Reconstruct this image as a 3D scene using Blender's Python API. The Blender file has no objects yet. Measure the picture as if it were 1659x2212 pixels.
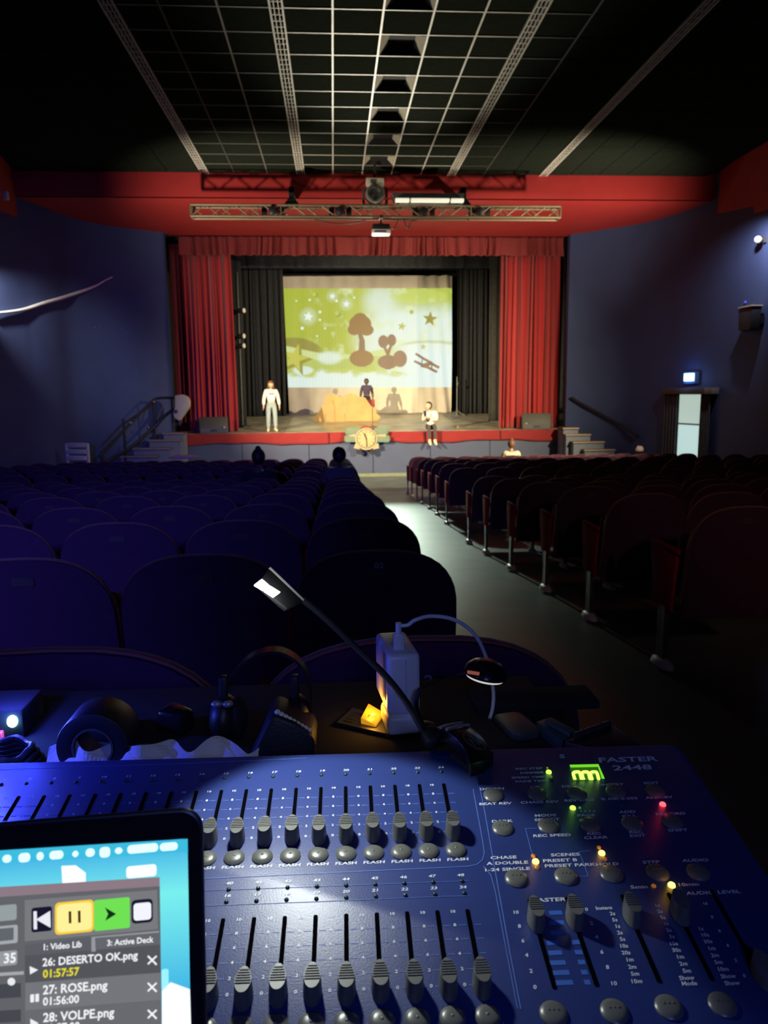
import bpy, bmesh, math, random
import numpy as np
from mathutils import Vector, Matrix

SC = bpy.context.scene
COL = SC.collection
PI = math.pi
rad = math.radians

# ------------------------------------------------------------------ camera
W, H, F = 1659, 2212, 1660.0
CX, CY = W / 2, H / 2


def _n(v):
    v = np.array(v, float)
    return v / np.linalg.norm(v)


def camdir(px, py):
    return np.array([(px - CX) / F, -(py - CY) / F, -1.0])


_vy = _n(camdir(720, 850))                       # the house axis
_vz = _n(np.cross(camdir(720, 850), camdir(1720, 840)))
if _vz[1] < 0:
    _vz = -_vz
_vx = np.cross(_vy, _vz)
ROT = np.array([_vx, _vy, _vz])
EYE = np.array([0.0, 0.0, 1.2])

cam_data = bpy.data.cameras.new('camera')
cam_data.sensor_fit = 'VERTICAL'
cam_data.sensor_height = 36.0
cam_data.lens = 36.0 * F / H
cam_data.clip_start = 0.02
cam_data.clip_end = 200
cam_data.dof.use_dof = True
cam_data.dof.focus_distance = 0.78
cam_data.dof.aperture_fstop = 15.0
cam = bpy.data.objects.new('camera', cam_data)
COL.objects.link(cam)
m4 = Matrix.Identity(4)
for i in range(3):
    for j in range(3):
        m4[i][j] = ROT[i][j]
    m4[i][3] = EYE[i]
cam.matrix_world = m4
SC.camera = cam

# ------------------------------------------------------------------ world, exposure
SC.view_settings.view_transform = 'Standard'
SC.view_settings.look = 'None'
SC.view_settings.gamma = 1.0
SC.view_settings.exposure = 0.0
SC.view_settings.use_curve_mapping = False
world = bpy.data.worlds.new('dark_house')
world.use_nodes = True
world.node_tree.nodes['Background'].inputs[0].default_value = (0.3, 0.35, 0.6, 1)
world.node_tree.nodes['Background'].inputs[1].default_value = 0.0004
SC.world = world


def lamp(name, kind, loc, energy, color, target=None, size=0.1, angle=60, blend=0.4, falloff=None):
    d = bpy.data.lights.new(name, kind)
    d.energy = energy
    d.color = color
    if kind == 'AREA':
        d.size = size
    else:
        d.shadow_soft_size = size
    if kind == 'SPOT':
        d.spot_size = rad(angle)
        d.spot_blend = blend
    if falloff:
        d.use_nodes = True
        nt = d.node_tree
        em = next(n for n in nt.nodes if n.type == 'EMISSION')
        lf = nt.nodes.new('ShaderNodeLightFalloff')
        lf.inputs['Strength'].default_value = 1.0
        nt.links.new(lf.outputs[falloff], em.inputs['Strength'])
    o = bpy.data.objects.new(name, d)
    COL.objects.link(o)
    o.location = loc
    if target is not None:
        v = Vector(target) - Vector(loc)
        o.rotation_euler = v.to_track_quat('-Z', 'Y').to_euler()
    return o


WARM = (1.0, 0.84, 0.52)
# front-of-house spots on the side walls, aimed at the stage
lamp('front_spot_left', 'SPOT', (-6.7, 10.5, 3.6), 22000, WARM, (2.9, 25.5, 0.5), 0.05, 33, 1.0)
lamp('front_spot_right', 'SPOT', (8.6, 10.5, 3.9), 10500, WARM, (1.8, 22.8, 0.6), 0.05, 52, 1.0)
# added unseen spots standing in for light bounced up onto the red soffit
lamp('soffit_wash_left', 'SPOT', (-3.4, 14.5, 1.6), 1150, (1.0, 0.86, 0.66), (-0.5, 19.2, 5.3), 0.12, 88, 0.8)
lamp('soffit_wash_right', 'SPOT', (7.0, 15.0, 2.0), 1300, (1.0, 0.86, 0.66), (4.6, 18.8, 5.5), 0.12, 92, 0.9)
# stage light spilling back along the ceiling grid
lamp('ceiling_graze', 'SPOT', (1.0, 21.0, 2.2), 3400, (1.0, 0.93, 0.72), (1.0, 11.5, 6.0), 0.3, 32, 1.0)
# stage light spilling down the aisle
lamp('aisle_spill', 'SPOT', (1.1, 21.4, 3.4), 3300, (0.80, 1.0, 0.84), (1.1, 12.0, -0.8), 0.2, 27, 1.0)
# added unseen spot behind the desk: reaches the seats right of the aisle
lamp('right_seat_fill', 'SPOT', (1.35, -1.5, 2.3), 95, (1.0, 0.58, 0.44), (2.75, 4.4, 0.75), 0.10, 31, 0.9)
# added blue fill left of the operator, for the cast on the left seats
lamp('left_blue_fill', 'SPOT', (-1.5, -0.5, 1.75), 150.0, (0.09, 0.115, 1.0), (-2.6, 3.0, 0.32), 0.10, 82, 1.0, falloff='Linear')
# added blue fill behind the desk, in place of bounce off the operator
lamp('desk_blue_fill', 'SPOT', (0.15, -0.7, 1.55), 12.0, (0.20, 0.28, 1.0), (0.0, 0.8, 0.9), 0.12, 75, 0.9)
# wall lamps just outside the frame
lamp('wall_lamp_left', 'SPOT', (-6.9, 15.6, 3.7), 900, (1.0, 0.95, 0.9), (-7.05, 17.5, 3.05), 0.05, 55, 1.0)
lamp('wall_lamp_right', 'SPOT', (8.35, 15.35, 4.6), 220, (0.95, 0.93, 1.0), (9.05, 16.3, 3.7), 0.05, 95, 0.9)
# unseen spot added to brighten the armchair, lift and left steps
lamp('stair_fill', 'SPOT', (-3.2, 16.8, 1.7), 38, (1.0, 0.9, 0.7), (-5.6, 19.6, -0.1), 0.05, 75, 0.9)
lamp('stage_top_light', 'AREA', (1.4, 24.5, 5.6), 90, (1.0, 0.9, 0.65), (1.4, 26.0, 0.2), 2.5)


# ------------------------------------------------------------------ helpers
def P(px, py, d):
    """the point of the house on the cross-plane y = d"""
    r = ROT @ camdir(px, py)
    return Vector(EYE + r * (d / r[1]))


def PZ(px, py, z):
    """the point of the house at height z"""
    r = ROT @ camdir(px, py)
    return Vector(EYE + r * ((z - EYE[2]) / r[2]))


def PC(px, py, zc):
    return Vector(EYE + ROT @ (camdir(px, py) * zc))


MATS = {}


def mat(name, col, rough=0.6, metal=0.0, emit=None, strength=1.0, var=0.08, scale=8.0, bump=0.0, bscale=None,
        spec=0.5, sheen=0.0, alpha=None):
    if name in MATS:
        return MATS[name]
    m = bpy.data.materials.new(name)
    m.use_nodes = True
    nt = m.node_tree
    b = nt.nodes['Principled BSDF']
    b.inputs['Roughness'].default_value = rough
    b.inputs['Metallic'].default_value = metal
    b.inputs['Specular IOR Level'].default_value = spec
    if sheen:
        b.inputs['Sheen Weight'].default_value = sheen
        b.inputs['Sheen Roughness'].default_value = 0.5
    tc = nt.nodes.new('ShaderNodeTexCoord')
    nz = nt.nodes.new('ShaderNodeTexNoise')
    nz.inputs['Scale'].default_value = scale
    nz.inputs['Detail'].default_value = 4
    nt.links.new(tc.outputs['Object'], nz.inputs['Vector'])
    if var:
        rp = nt.nodes.new('ShaderNodeValToRGB')
        rp.color_ramp.elements[0].position = 0.3
        rp.color_ramp.elements[1].position = 0.7
        rp.color_ramp.elements[0].color = (*[c * (1 - var) for c in col], 1)
        rp.color_ramp.elements[1].color = (*[min(1, c * (1 + var)) for c in col], 1)
        nt.links.new(nz.outputs['Fac'], rp.inputs['Fac'])
        nt.links.new(rp.outputs['Color'], b.inputs['Base Color'])
    else:
        b.inputs['Base Color'].default_value = (*col, 1)
    if bump:
        n2 = nt.nodes.new('ShaderNodeTexNoise')
        n2.inputs['Scale'].default_value = bscale or scale * 8
        n2.inputs['Detail'].default_value = 3
        nt.links.new(tc.outputs['Object'], n2.inputs['Vector'])
        bp = nt.nodes.new('ShaderNodeBump')
        bp.inputs['Strength'].default_value = bump
        bp.inputs['Distance'].default_value = 0.002
        nt.links.new(n2.outputs['Fac'], bp.inputs['Height'])
        nt.links.new(bp.outputs['Normal'], b.inputs['Normal'])
    if emit:
        b.inputs['Emission Color'].default_value = (*emit, 1)
        b.inputs['Emission Strength'].default_value = strength
    MATS[name] = m
    return m


class MB:
    """collects shapes into one mesh"""

    def __init__(self):
        self.v, self.f = [], []

    def add(self, vs, fs, M=None):
        o = len(self.v)
        if M is not None:
            vs = [M @ Vector(p) for p in vs]
        self.v += [tuple(p) for p in vs]
        self.f += [tuple(i + o for i in f) for f in fs]
        return self

    def box(self, lo, hi, M=None):
        x0, y0, z0 = lo
        x1, y1, z1 = hi
        return self.add([(x0, y0, z0), (x1, y0, z0), (x1, y1, z0), (x0, y1, z0), (x0, y0, z1), (x1, y0, z1), (x1, y1, z1), (x0, y1, z1)],
                        [(0, 3, 2, 1), (4, 5, 6, 7), (0, 1, 5, 4), (1, 2, 6, 5), (2, 3, 7, 6), (3, 0, 4, 7)], M)

    def hexa(self, bot, top):
        """eight corners: four below, four above, both counter-clockwise seen from above"""
        return self.add(list(bot) + list(top), [(0, 3, 2, 1), (4, 5, 6, 7), (0, 1, 5, 4), (1, 2, 6, 5), (2, 3, 7, 6), (3, 0, 4, 7)])

    def tube(self, pts, r, n=8, cap=True):
        pts = [Vector(p) for p in pts]
        rr = r if isinstance(r, (list, tuple)) else [r] * len(pts)
        ts = []
        for i in range(len(pts)):
            a = pts[max(i - 1, 0)]
            b = pts[min(i + 1, len(pts) - 1)]
            ts.append((b - a).normalized())
        up = Vector((0, 0, 1)) if abs(ts[0].z) < 0.9 else Vector((1, 0, 0))
        nx = ts[0].cross(up).normalized()
        vs, fs = [], []
        for i, p in enumerate(pts):
            nx = (nx - ts[i] * nx.dot(ts[i])).normalized()
            ny = ts[i].cross(nx)
            for k in range(n):
                a = 2 * PI * k / n
                vs.append(p + (nx * math.cos(a) + ny * math.sin(a)) * rr[i])
        for i in range(len(pts) - 1):
            for k in range(n):
                fs.append((i * n + k, i * n + (k + 1) % n, (i + 1) * n + (k + 1) % n, (i + 1) * n + k))
        if cap:
            fs.append(tuple(range(n - 1, -1, -1)))
            fs.append(tuple((len(pts) - 1) * n + k for k in range(n)))
        return self.add(vs, fs)

    def bar(self, a, b, w, h=None, up=(0, 0, 1)):
        """square bar between two points"""
        a, b = Vector(a), Vector(b)
        h = h or w
        t = (b - a).normalized()
        u = Vector(up)
        if abs(t.dot(u)) > 0.95:
            u = Vector((1, 0, 0))
        x = t.cross(u).normalized() * (w / 2)
        y = x.cross(t).normalized() * (h / 2)
        return self.hexa([a - x - y, a + x - y, b + x - y, b - x - y], [a - x + y, a + x + y, b + x + y, b - x + y])

    def lathe(self, prof, n=16, M=None):
        vs, fs = [], []
        for r, z in prof:
            for k in range(n):
                a = 2 * PI * k / n
                vs.append((r * math.cos(a), r * math.sin(a), z))
        for i in range(len(prof) - 1):
            for k in range(n):
                fs.append((i * n + k, i * n + (k + 1) % n, (i + 1) * n + (k + 1) % n, (i + 1) * n + k))
        fs.append(tuple(range(n - 1, -1, -1)))
        fs.append(tuple((len(prof) - 1) * n + k for k in range(n)))
        return self.add(vs, fs, M)

    def prism(self, poly, depth, M=None, top=None):
        """polygon in local xy, thickness along local z"""
        n = len(poly)
        tp = top or poly
        vs = [(x, y, 0) for x, y in poly] + [(x, y, depth) for x, y in tp]
        fs = [tuple(range(n - 1, -1, -1)), tuple(range(n, 2 * n))]
        fs += [(i, (i + 1) % n, n + (i + 1) % n, n + i) for i in range(n)]
        return self.add(vs, fs, M)

    def ball(self, c, r, nu=12, nv=8, fn=None, M=None):
        c = Vector(c)
        r = Vector(r) if hasattr(r, '__len__') else Vector((r, r, r))
        vs, fs = [], []
        for j in range(1, nv):
            t = PI * j / nv
            for k in range(nu):
                a = 2 * PI * k / nu
                q = Vector((math.sin(t) * math.cos(a), math.sin(t) * math.sin(a), math.cos(t)))
                if fn:
                    q = fn(q)
                vs.append(c + Vector((q.x * r.x, q.y * r.y, q.z * r.z)))
        q1, q2 = Vector((0, 0, 1)), Vector((0, 0, -1))
        if fn:
            q1, q2 = fn(q1), fn(q2)
        vs.append(c + Vector((q1.x * r.x, q1.y * r.y, q1.z * r.z)))
        vs.append(c + Vector((q2.x * r.x, q2.y * r.y, q2.z * r.z)))
        for j in range(nv - 2):
            for k in range(nu):
                fs.append((j * nu + k, (j + 1) * nu + k, (j + 1) * nu + (k + 1) % nu, j * nu + (k + 1) % nu))
        L = len(vs)
        for k in range(nu):
            fs.append((L - 2, k, (k + 1) % nu))
            fs.append((L - 1, (nv - 2) * nu + (k + 1) % nu, (nv - 2) * nu + k))
        return self.add(vs, fs, M)

    def grid(self, fn, nu, nv):
        vs = [fn(i / nu, j / nv) for j in range(nv + 1) for i in range(nu + 1)]
        fs = [(j * (nu + 1) + i, j * (nu + 1) + i + 1, (j + 1) * (nu + 1) + i + 1, (j + 1) * (nu + 1) + i) for j in range(nv) for i in range(nu)]
        return self.add(vs, fs)

    def build(self, name, m=None, parent=None, smooth=False, bevel=0.0, seg=2, solid=0.0):
        me = bpy.data.meshes.new(name)
        me.from_pydata(self.v, [], self.f)
        if bevel:
            bm = bmesh.new()
            bm.from_mesh(me)
            ed = [e for e in bm.edges if len(e.link_faces) == 2 and e.calc_face_angle(0) > 0.5]
            bmesh.ops.bevel(bm, geom=ed, offset=bevel, segments=seg, profile=0.5, affect='EDGES', clamp_overlap=True)
            bm.to_mesh(me)
            bm.free()
        if m:
            me.materials.append(m)
        if smooth or bevel:
            me.polygons.foreach_set('use_smooth', [True] * len(me.polygons))
            me.set_sharp_from_angle(angle=rad(42))
        me.update()
        o = bpy.data.objects.new(name, me)
        COL.objects.link(o)
        if parent:
            o.parent = parent
        if solid:
            md = o.modifiers.new('thickness', 'SOLIDIFY')
            md.thickness = solid
        return o


def tag(o, label, cat, group=None):
    o['label'] = label
    o['category'] = cat
    if group:
        o['group'] = group
    return o


def thing(name, label, cat, loc=(0, 0, 0), M=None, group=None, rz=0.0):
    o = bpy.data.objects.new(name, None)
    o.empty_display_size = 0.1
    COL.objects.link(o)
    if M is not None:
        o.matrix_world = M
    else:
        o.location = loc
        o.rotation_euler = (0, 0, rz)
    return tag(o, label, cat, group)


def structure(o):
    o['kind'] = 'structure'
    return o


def stuff(o):
    o['kind'] = 'stuff'
    return o


def frame(origin, x, y, z):
    """matrix whose columns are the given axes"""
    M = Matrix.Identity(4)
    for i in range(3):
        M[i][0], M[i][1], M[i][2], M[i][3] = x[i], y[i], z[i], origin[i]
    return M


def copy_tree(o, parent=None):
    kids = list(o.children)
    c = o.copy()
    COL.objects.link(c)
    if parent:
        c.parent = parent
    for k in kids:
        copy_tree(k, c)
    return c


def rrect(x0, y0, x1, y1, r, n=4):
    pts = []
    for cx, cy, a0 in ((x1 - r, y1 - r, 0), (x0 + r, y1 - r, 90), (x0 + r, y0 + r, 180), (x1 - r, y0 + r, 270)):
        for k in range(n + 1):
            a = rad(a0 + 90 * k / n)
            pts.append((cx + r * math.cos(a), cy + r * math.sin(a)))
    return pts


def smooth_path(pts, n=8):
    """Catmull-Rom through the points"""
    pts = [Vector(p) for p in pts]
    out = []
    for i in range(len(pts) - 1):
        p0, p1, p2, p3 = pts[max(i - 1, 0)], pts[i], pts[i + 1], pts[min(i + 2, len(pts) - 1)]
        for k in range(n):
            t = k / n
            out.append(0.5 * ((2 * p1) + (p2 - p0) * t + (2 * p0 - 5 * p1 + 4 * p2 - p3) * t * t + (3 * p1 - p0 - 3 * p2 + p3) * t ** 3))
    out.append(pts[-1])
    return out


# lettering: one cached mesh per string
_tc = bpy.data.curves.new('lettering_source', 'FONT')
_tc.align_x = 'CENTER'
_tc.align_y = 'CENTER'
_tc.size = 1.0
_tc.resolution_u = 2
_tc.offset = 0.022
_to = bpy.data.objects.new('lettering_source', _tc)
COL.objects.link(_to)
_tcache = {}


def text_geo(s):
    if s not in _tcache:
        _tc.body = s
        dg = bpy.context.evaluated_depsgraph_get()
        dg.update()
        ev = _to.evaluated_get(dg)
        me = ev.to_mesh()
        _tcache[s] = ([tuple(v.co) for v in me.vertices], [tuple(p.vertices) for p in me.polygons])
        ev.to_mesh_clear()
    return _tcache[s]


def put_text(mb, s, x, y, h, z=0.0, sx=1.0, shear=0.0, anchor='C', M=None):
    """cap height h, in the xy plane"""
    vs, fs = text_geo(s)
    k = h / 0.7
    xs = [v[0] for v in vs]
    off = 0 if anchor == 'C' else (-max(xs) if anchor == 'R' else -min(xs))
    out = [(x + ((v[0] + off) * sx + shear * v[1]) * k, y + v[1] * k, z) for v in vs]
    mb.add(out, fs, M)


ORD = ['first', 'second', 'third', 'fourth', 'fifth', 'sixth', 'seventh', 'eighth', 'ninth', 'tenth', 'eleventh', 'twelfth',
       'thirteenth', 'fourteenth', 'fifteenth', 'sixteenth', 'seventeenth', 'eighteenth', 'nineteenth', 'twentieth']
RND = random.Random(7)

# ------------------------------------------------------------------ materials
M_blue = mat('wall_navy_paint', (0.042, 0.064, 0.165), 0.7, bump=0.12, bscale=60, var=0.06, scale=2)
M_red = mat('soffit_red_paint', (0.42, 0.022, 0.02), 0.7, bump=0.15, bscale=90, var=0.06, scale=3)
M_bar_dim = mat('grid_bar_falloff', (0.20, 0.195, 0.17), 0.6)  # light fading away from the centre, put into the bar colour
M_bar_dark = mat('grid_bar_falloff_dark', (0.07, 0.07, 0.06), 0.7)  # darkest step of the light falloff painted on the outer bars
M_tile = mat('ceiling_tile_black', (0.021, 0.026, 0.019), 0.95, spec=0.0, bump=0.1, bscale=120, var=0.15)
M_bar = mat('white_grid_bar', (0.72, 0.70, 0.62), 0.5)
M_floor = mat('floor_lino', (0.15, 0.175, 0.165), 0.42, bump=0.12, bscale=25, var=0.25, scale=1.6)
M_black = mat('black_plastic', (0.012, 0.012, 0.014), 0.45)
M_matt = mat('matt_black', (0.008, 0.008, 0.009), 0.9, var=0.1)
M_steel = mat('dull_steel', (0.42, 0.42, 0.40), 0.35, metal=1.0)
M_alu = mat('truss_aluminium', (0.20, 0.16, 0.10), 0.5, metal=0.3)
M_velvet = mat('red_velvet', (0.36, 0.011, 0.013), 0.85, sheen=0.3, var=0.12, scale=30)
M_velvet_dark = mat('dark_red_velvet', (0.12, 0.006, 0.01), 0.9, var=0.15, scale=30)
M_blackcloth = mat('black_stage_cloth', (0.020, 0.020, 0.022), 0.95, var=0.2, scale=12)
M_seat = mat('seat_red_plush', (0.20, 0.010, 0.020), 0.85, sheen=0.15, var=0.12, scale=40, bump=0.2, bscale=300)
M_seatside = mat('seat_side_red', (0.34, 0.013, 0.026), 0.9, spec=0.1, var=0.1, scale=30)
M_shell = mat('seat_back_cloth', (0.050, 0.008, 0.034), 0.8, var=0.1, scale=30, bump=0.15, bscale=300)
M_plate = mat('number_plate_alu', (0.07, 0.04, 0.035), 0.5)
M_foot = mat('cast_foot_cream', (0.70, 0.66, 0.52), 0.4)
M_leg = mat('seat_leg_grey', (0.10, 0.11, 0.11), 0.4, metal=0.6)
M_stage = mat('stage_floor_worn', (0.26, 0.23, 0.17), 0.5, bump=0.1, bscale=10, var=0.45, scale=2.5)
M_stageblue = mat('stage_front_blue', (0.050, 0.062, 0.120), 0.6, var=0.06, scale=3)
M_wood = mat('dark_wood_tread', (0.16, 0.07, 0.045), 0.6)
M_white = mat('white_plastic', (0.75, 0.74, 0.70), 0.4)
M_cream = mat('cream_painted', (0.62, 0.57, 0.45), 0.5)

# ================================================================== THE SETTING
# floor: gently curved rake, flat in front of the stage
FLY = [-4.0, 0.0, 1.08, 2.3, 3.3, 4.35, 5.45, 6.55, 7.65, 8.75, 9.66, 11.6, 12.7, 13.8, 14.95, 15.9, 16.95, 17.9, 22.2]
FLZ = [0.0, 0.0, -0.035, -0.155, -0.215, -0.296, -0.377, -0.474, -0.568, -0.657, -0.735, -0.805, -0.835, -0.9, -0.97, -1.04, -1.09, -1.16, -1.16]


def fz(y):
    return float(np.interp(y, FLY, FLZ))


def stz(y):                                   # raked stage floor
    return 0.10 + 0.058 * (y - 22.0)


fl = MB()
fl.grid(lambda u, v: (-9.2 + 19.6 * u, -4 + 26.2 * v, fz(-4 + 26.2 * v)), 2, 60)
fl.grid(lambda u, v: (-9.2 + 19.6 * u, 22.2 - 26.2 * v, -2.0), 2, 2)
structure(fl.build('floor', M_floor, smooth=True))

# side walls: straight runs that curve in towards the proscenium (plan points)
LW = [(-8.6, -4.0), (-8.0, 6.0), (-7.35, 14.0), (-6.95, 17.2), (-6.80, 18.15), (-6.57, 19.07), (-6.35, 19.95), (-5.82, 20.83), (-5.12, 21.4), (-4.45, 21.80)]
RW = [(9.9, -4.0), (9.45, 6.0), (9.15, 14.0), (9.02, 16.5), (8.83, 17.95), (8.66, 18.95), (8.41, 19.9), (8.05, 20.55), (7.62, 21.02), (7.1, 21.55), (6.66, 21.9)]


def wallmesh(pts, side):
    t = 0.25 * side
    b = MB()
    pts = [Vector((x, y, 0)) for x, y in pts]
    pl = smooth_path(pts[4:], 4)
    pts = pts[:4] + pl
    n = len(pts)
    vs = []
    for p in pts:
        vs += [(p.x, p.y, -1.4), (p.x, p.y, 6.3), (p.x + t, p.y + 0.05, 6.3), (p.x + t, p.y + 0.05, -1.4)]
    fs = []
    for i in range(n - 1):
        a, c = 4 * i, 4 * i + 4
        for k in range(4):
            fs.append((a + k, a + (k + 1) % 4, c + (k + 1) % 4, c + k))
    fs += [(0, 1, 2, 3), tuple(4 * (n - 1) + k for k in (3, 2, 1, 0))]
    b.add(vs, fs)
    return b, pts


wl, LPTS = wallmesh(LW, -1)
wall_left = structure(wl.build('wall_left', M_blue, smooth=True))
wr, RPTS = wallmesh(RW, 1)
wall_right = structure(wr.build('wall_right', M_blue, smooth=True))


def wallhit(px, py, pts, inset=0.0):
    """where the line of sight meets a side wall"""
    r = ROT @ camdir(px, py)
    best = None
    for a, b in zip(pts, pts[1:]):
        den = r[0] * (b.y - a.y) - r[1] * (b.x - a.x)
        if abs(den) < 1e-9:
            continue
        t = (a.x * (b.y - a.y) - a.y * (b.x - a.x)) / den
        s = (r[0] * t - a.x) / (b.x - a.x) if abs(b.x - a.x) > abs(b.y - a.y) else (r[1] * t - a.y) / (b.y - a.y)
        if t > 0 and -0.001 <= s <= 1.001:
            tan = (b - a).normalized()
            nrm = Vector((-tan.y, tan.x, 0))
            if nrm.dot(Vector((r[0], r[1], 0))) > 0:
                nrm = -nrm
            p = Vector(EYE + r * t) + nrm * inset
            return p, tan, nrm
    return best


b = MB()
b.box((-9.0, -4.3, -0.3), (10.3, -4.0, 6.3))
structure(b.build('wall_back', M_blue))

# proscenium wall around the opening
b = MB()
b.box((-6.9, 21.9, -1.4), (-4.48, 22.15, 5.9))
b.box((6.68, 21.95, -1.4), (9.0, 22.2, 5.9))
structure(b.build('wall_front', M_blue))

# stage house: dark box behind the opening
b = MB()
b.box((-7.0, 30.2, -0.2), (9.6, 30.5, 8.2))
b.box((-7.2, 22.2, -0.2), (-7.0, 30.5, 8.2))
b.box((9.6, 22.2, -0.2), (9.8, 30.5, 8.2))
b.box((-7.2, 22.2, 8.2), (9.8, 30.5, 8.4))
b.box((-7.0, 22.2, 5.52), (9.6, 22.5, 8.2))
structure(b.build('wall_stage', M_matt))

# ceiling slab, its tiles, grid bars, air slots and light boxes
b = MB()
b.box((-9.2, -4.3, 6.12), (10.4, 18.05, 6.35))
ceiling = structure(b.build('ceiling', M_tile))
ZC = 6.0
XBAR = [-2.07, -1.35, 0.086, 0.732, 1.381, 2.034, 3.44]
XSTRIP = [-2.70, -0.62, 2.72, 4.80]
XS2 = [-6.75, -6.1, -5.45, -4.8, -4.15, -3.5, -2.78, -2.07, -1.35, -0.70, 0.086, 0.732, 1.381, 2.034, 2.80, 3.44, 4.10, 4.72, 5.4, 6.05, 6.7, 7.35, 8.0, 8.6]
YR = [17.96] + [17.29 - 0.672 * k for k in range(13)]
tile_me = {}
XEDGE = sorted(set(XS2 + [-2.62, -0.54, 2.64, 4.88]))
STRIPCELLS = {(-2.78, -2.62), (-0.70, -0.54), (2.64, 2.80), (4.72, 4.88)}
ntile = 0
for i in range(len(XEDGE) - 1):
    x0, x1 = XEDGE[i], XEDGE[i + 1]
    if (x0, x1) in STRIPCELLS:
        continue
    for j in range(len(YR) - 1):
        y1, y0 = YR[j], YR[j + 1]
        if abs(x0 - 0.732) < 0.01 and j % 2 == 1:
            continue
        if y1 < 10.2 or ntile >= 298:
            continue
        key = (round(x1 - x0, 3), round(y1 - y0, 3))
        if key not in tile_me:
            w, h = (x1 - x0) / 2 - 0.006, (y1 - y0) / 2 - 0.006
            mb = MB().box((-w, -h, 0), (w, h, 0.05))
            o = mb.build('ceiling_tile', M_tile, ceiling, bevel=0.004, seg=1)
            tile_me[key] = o.data
        else:
            o = bpy.data.objects.new('ceiling_tile', tile_me[key])
            COL.objects.link(o)
            o.parent = ceiling
        o.location = ((x0 + x1) / 2, (y0 + y1) / 2, ZC + RND.uniform(0, 0.004))
        ntile += 1
for x in XBAR:
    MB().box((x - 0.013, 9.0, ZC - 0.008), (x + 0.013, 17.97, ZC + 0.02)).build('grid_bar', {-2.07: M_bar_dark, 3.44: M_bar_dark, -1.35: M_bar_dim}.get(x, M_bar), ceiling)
for j, y in enumerate(YR[1:]):
    for x0, x1 in ((-2.62, -0.71), (-0.53, 2.63), (2.81, 3.44)):
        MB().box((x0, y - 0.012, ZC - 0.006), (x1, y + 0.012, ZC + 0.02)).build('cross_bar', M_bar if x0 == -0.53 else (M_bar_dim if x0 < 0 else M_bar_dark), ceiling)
for x in XSTRIP:
    mb = MB()
    for dx in (-0.08, -0.028, 0.028, 0.08):
        w = 0.012 if abs(dx) > 0.05 else 0.006
        mb.box((x + dx - w, 9.0, ZC - 0.022), (x + dx + w, 17.97, ZC + 0.02))
    y = 9.05
    while y < 17.9:
        mb.box((x - 0.08, y, ZC - 0.012), (x + 0.08, y + 0.02, ZC + 0.02))
        y += 0.168
    stuff(mb.build('air_slot_grid', M_bar, ceiling))
for k, j in enumerate(range(1, len(YR) - 1, 2)):
    y1, y0 = YR[j], YR[j + 1]
    if y1 < 10.2:
        break
    x0, x1 = 0.75, 1.363
    rt = thing('ceiling_light', 'unlit square ceiling light box, %s from the red soffit in the centre strip' % ORD[k], 'ceiling light', ((x0 + x1) / 2, (y0 + y1) / 2, ZC), group='ceiling light boxes')
    hx, hy, d = (x1 - x0) / 2, (y1 - y0) / 2 - 0.02, 0.15
    ix, iy = hx - 0.12, hy - 0.05
    for nm, q in (('side_reflector', [(-hx, -hy, -0.01), (-hx, hy, -0.01), (-ix, iy, d - 0.05), (-ix, -iy, d - 0.05)]),
                  ('side_reflector', [(hx, hy, -0.01), (hx, -hy, -0.01), (ix, -iy, d - 0.05), (ix, iy, d - 0.05)])):
        c = Vector((0, 0, 0.012))
        MB().hexa([Vector(p) for p in q], [Vector(p) + c for p in q]).build(nm, M_cream, rt)
    for q in ([(-hx, -hy, -0.01), (hx, -hy, -0.01), (ix, -iy, d - 0.05), (-ix, -iy, d - 0.05)], [(hx, hy, -0.01), (-hx, hy, -0.01), (-ix, iy, d - 0.05), (ix, iy, d - 0.05)]):
        MB().hexa([Vector(p) for p in q], [Vector(p) + Vector((0, 0, 0.012)) for p in q]).build('end_reflector', M_matt, rt)  # end faces turned from the light: their shade is painted black
    MB().box((-ix, -iy, d - 0.05), (ix, iy, d - 0.03)).build('lamp_plate', M_matt, rt)

# red fascia and the flat soffit that follows the curved walls
b = MB()
b.box((-6.85, 17.98, 5.5), (8.85, 18.1, 6.12))
pl = [(p.x - 0.15, p.y) for p in LPTS[4:]] + [(-4.3, 22.15), (6.6, 22.2)] + [(p.x + 0.15, p.y) for p in reversed(RPTS[4:])]
pl[0] = (-6.95, 18.0)
pl[-1] = (8.98, 18.0)
b.prism(pl, 0.2, Matrix.Translation((0, 0, 5.5)))
structure(b.build('trim_1', M_red))

# red boxed bulkheads along the tops of the side walls
b = MB()
b.hexa([(-7.6, 6, 4.75), (-6.32, 15.3, 4.72), (-6.79, 18, 5.055), (-7.3, 18, 5.06)], [(-7.6, 6, 6.1), (-6.32, 15.3, 6.1), (-6.79, 18, 6.1), (-7.3, 18, 6.1)])
structure(b.build('trim_2', M_red))
b = MB()
b.hexa([(8.855, 18, 5.07), (9.03, 16.5, 5.005), (9.4, 16.5, 5.0), (9.3, 18, 5.07)], [(8.855, 18, 6.1), (8.72, 16.5, 6.1), (9.4, 16.5, 6.1), (9.3, 18, 6.1)])
b.hexa([(8.98, 16.5, 4.87), (9.0, 8, 4.6), (9.6, 8, 4.6), (9.4, 16.5, 4.9)], [(8.66, 16.5, 6.1), (8.7, 8, 6.1), (9.6, 8, 6.1), (9.4, 16.5, 6.1)])
structure(b.build('trim_3', M_red))

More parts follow.
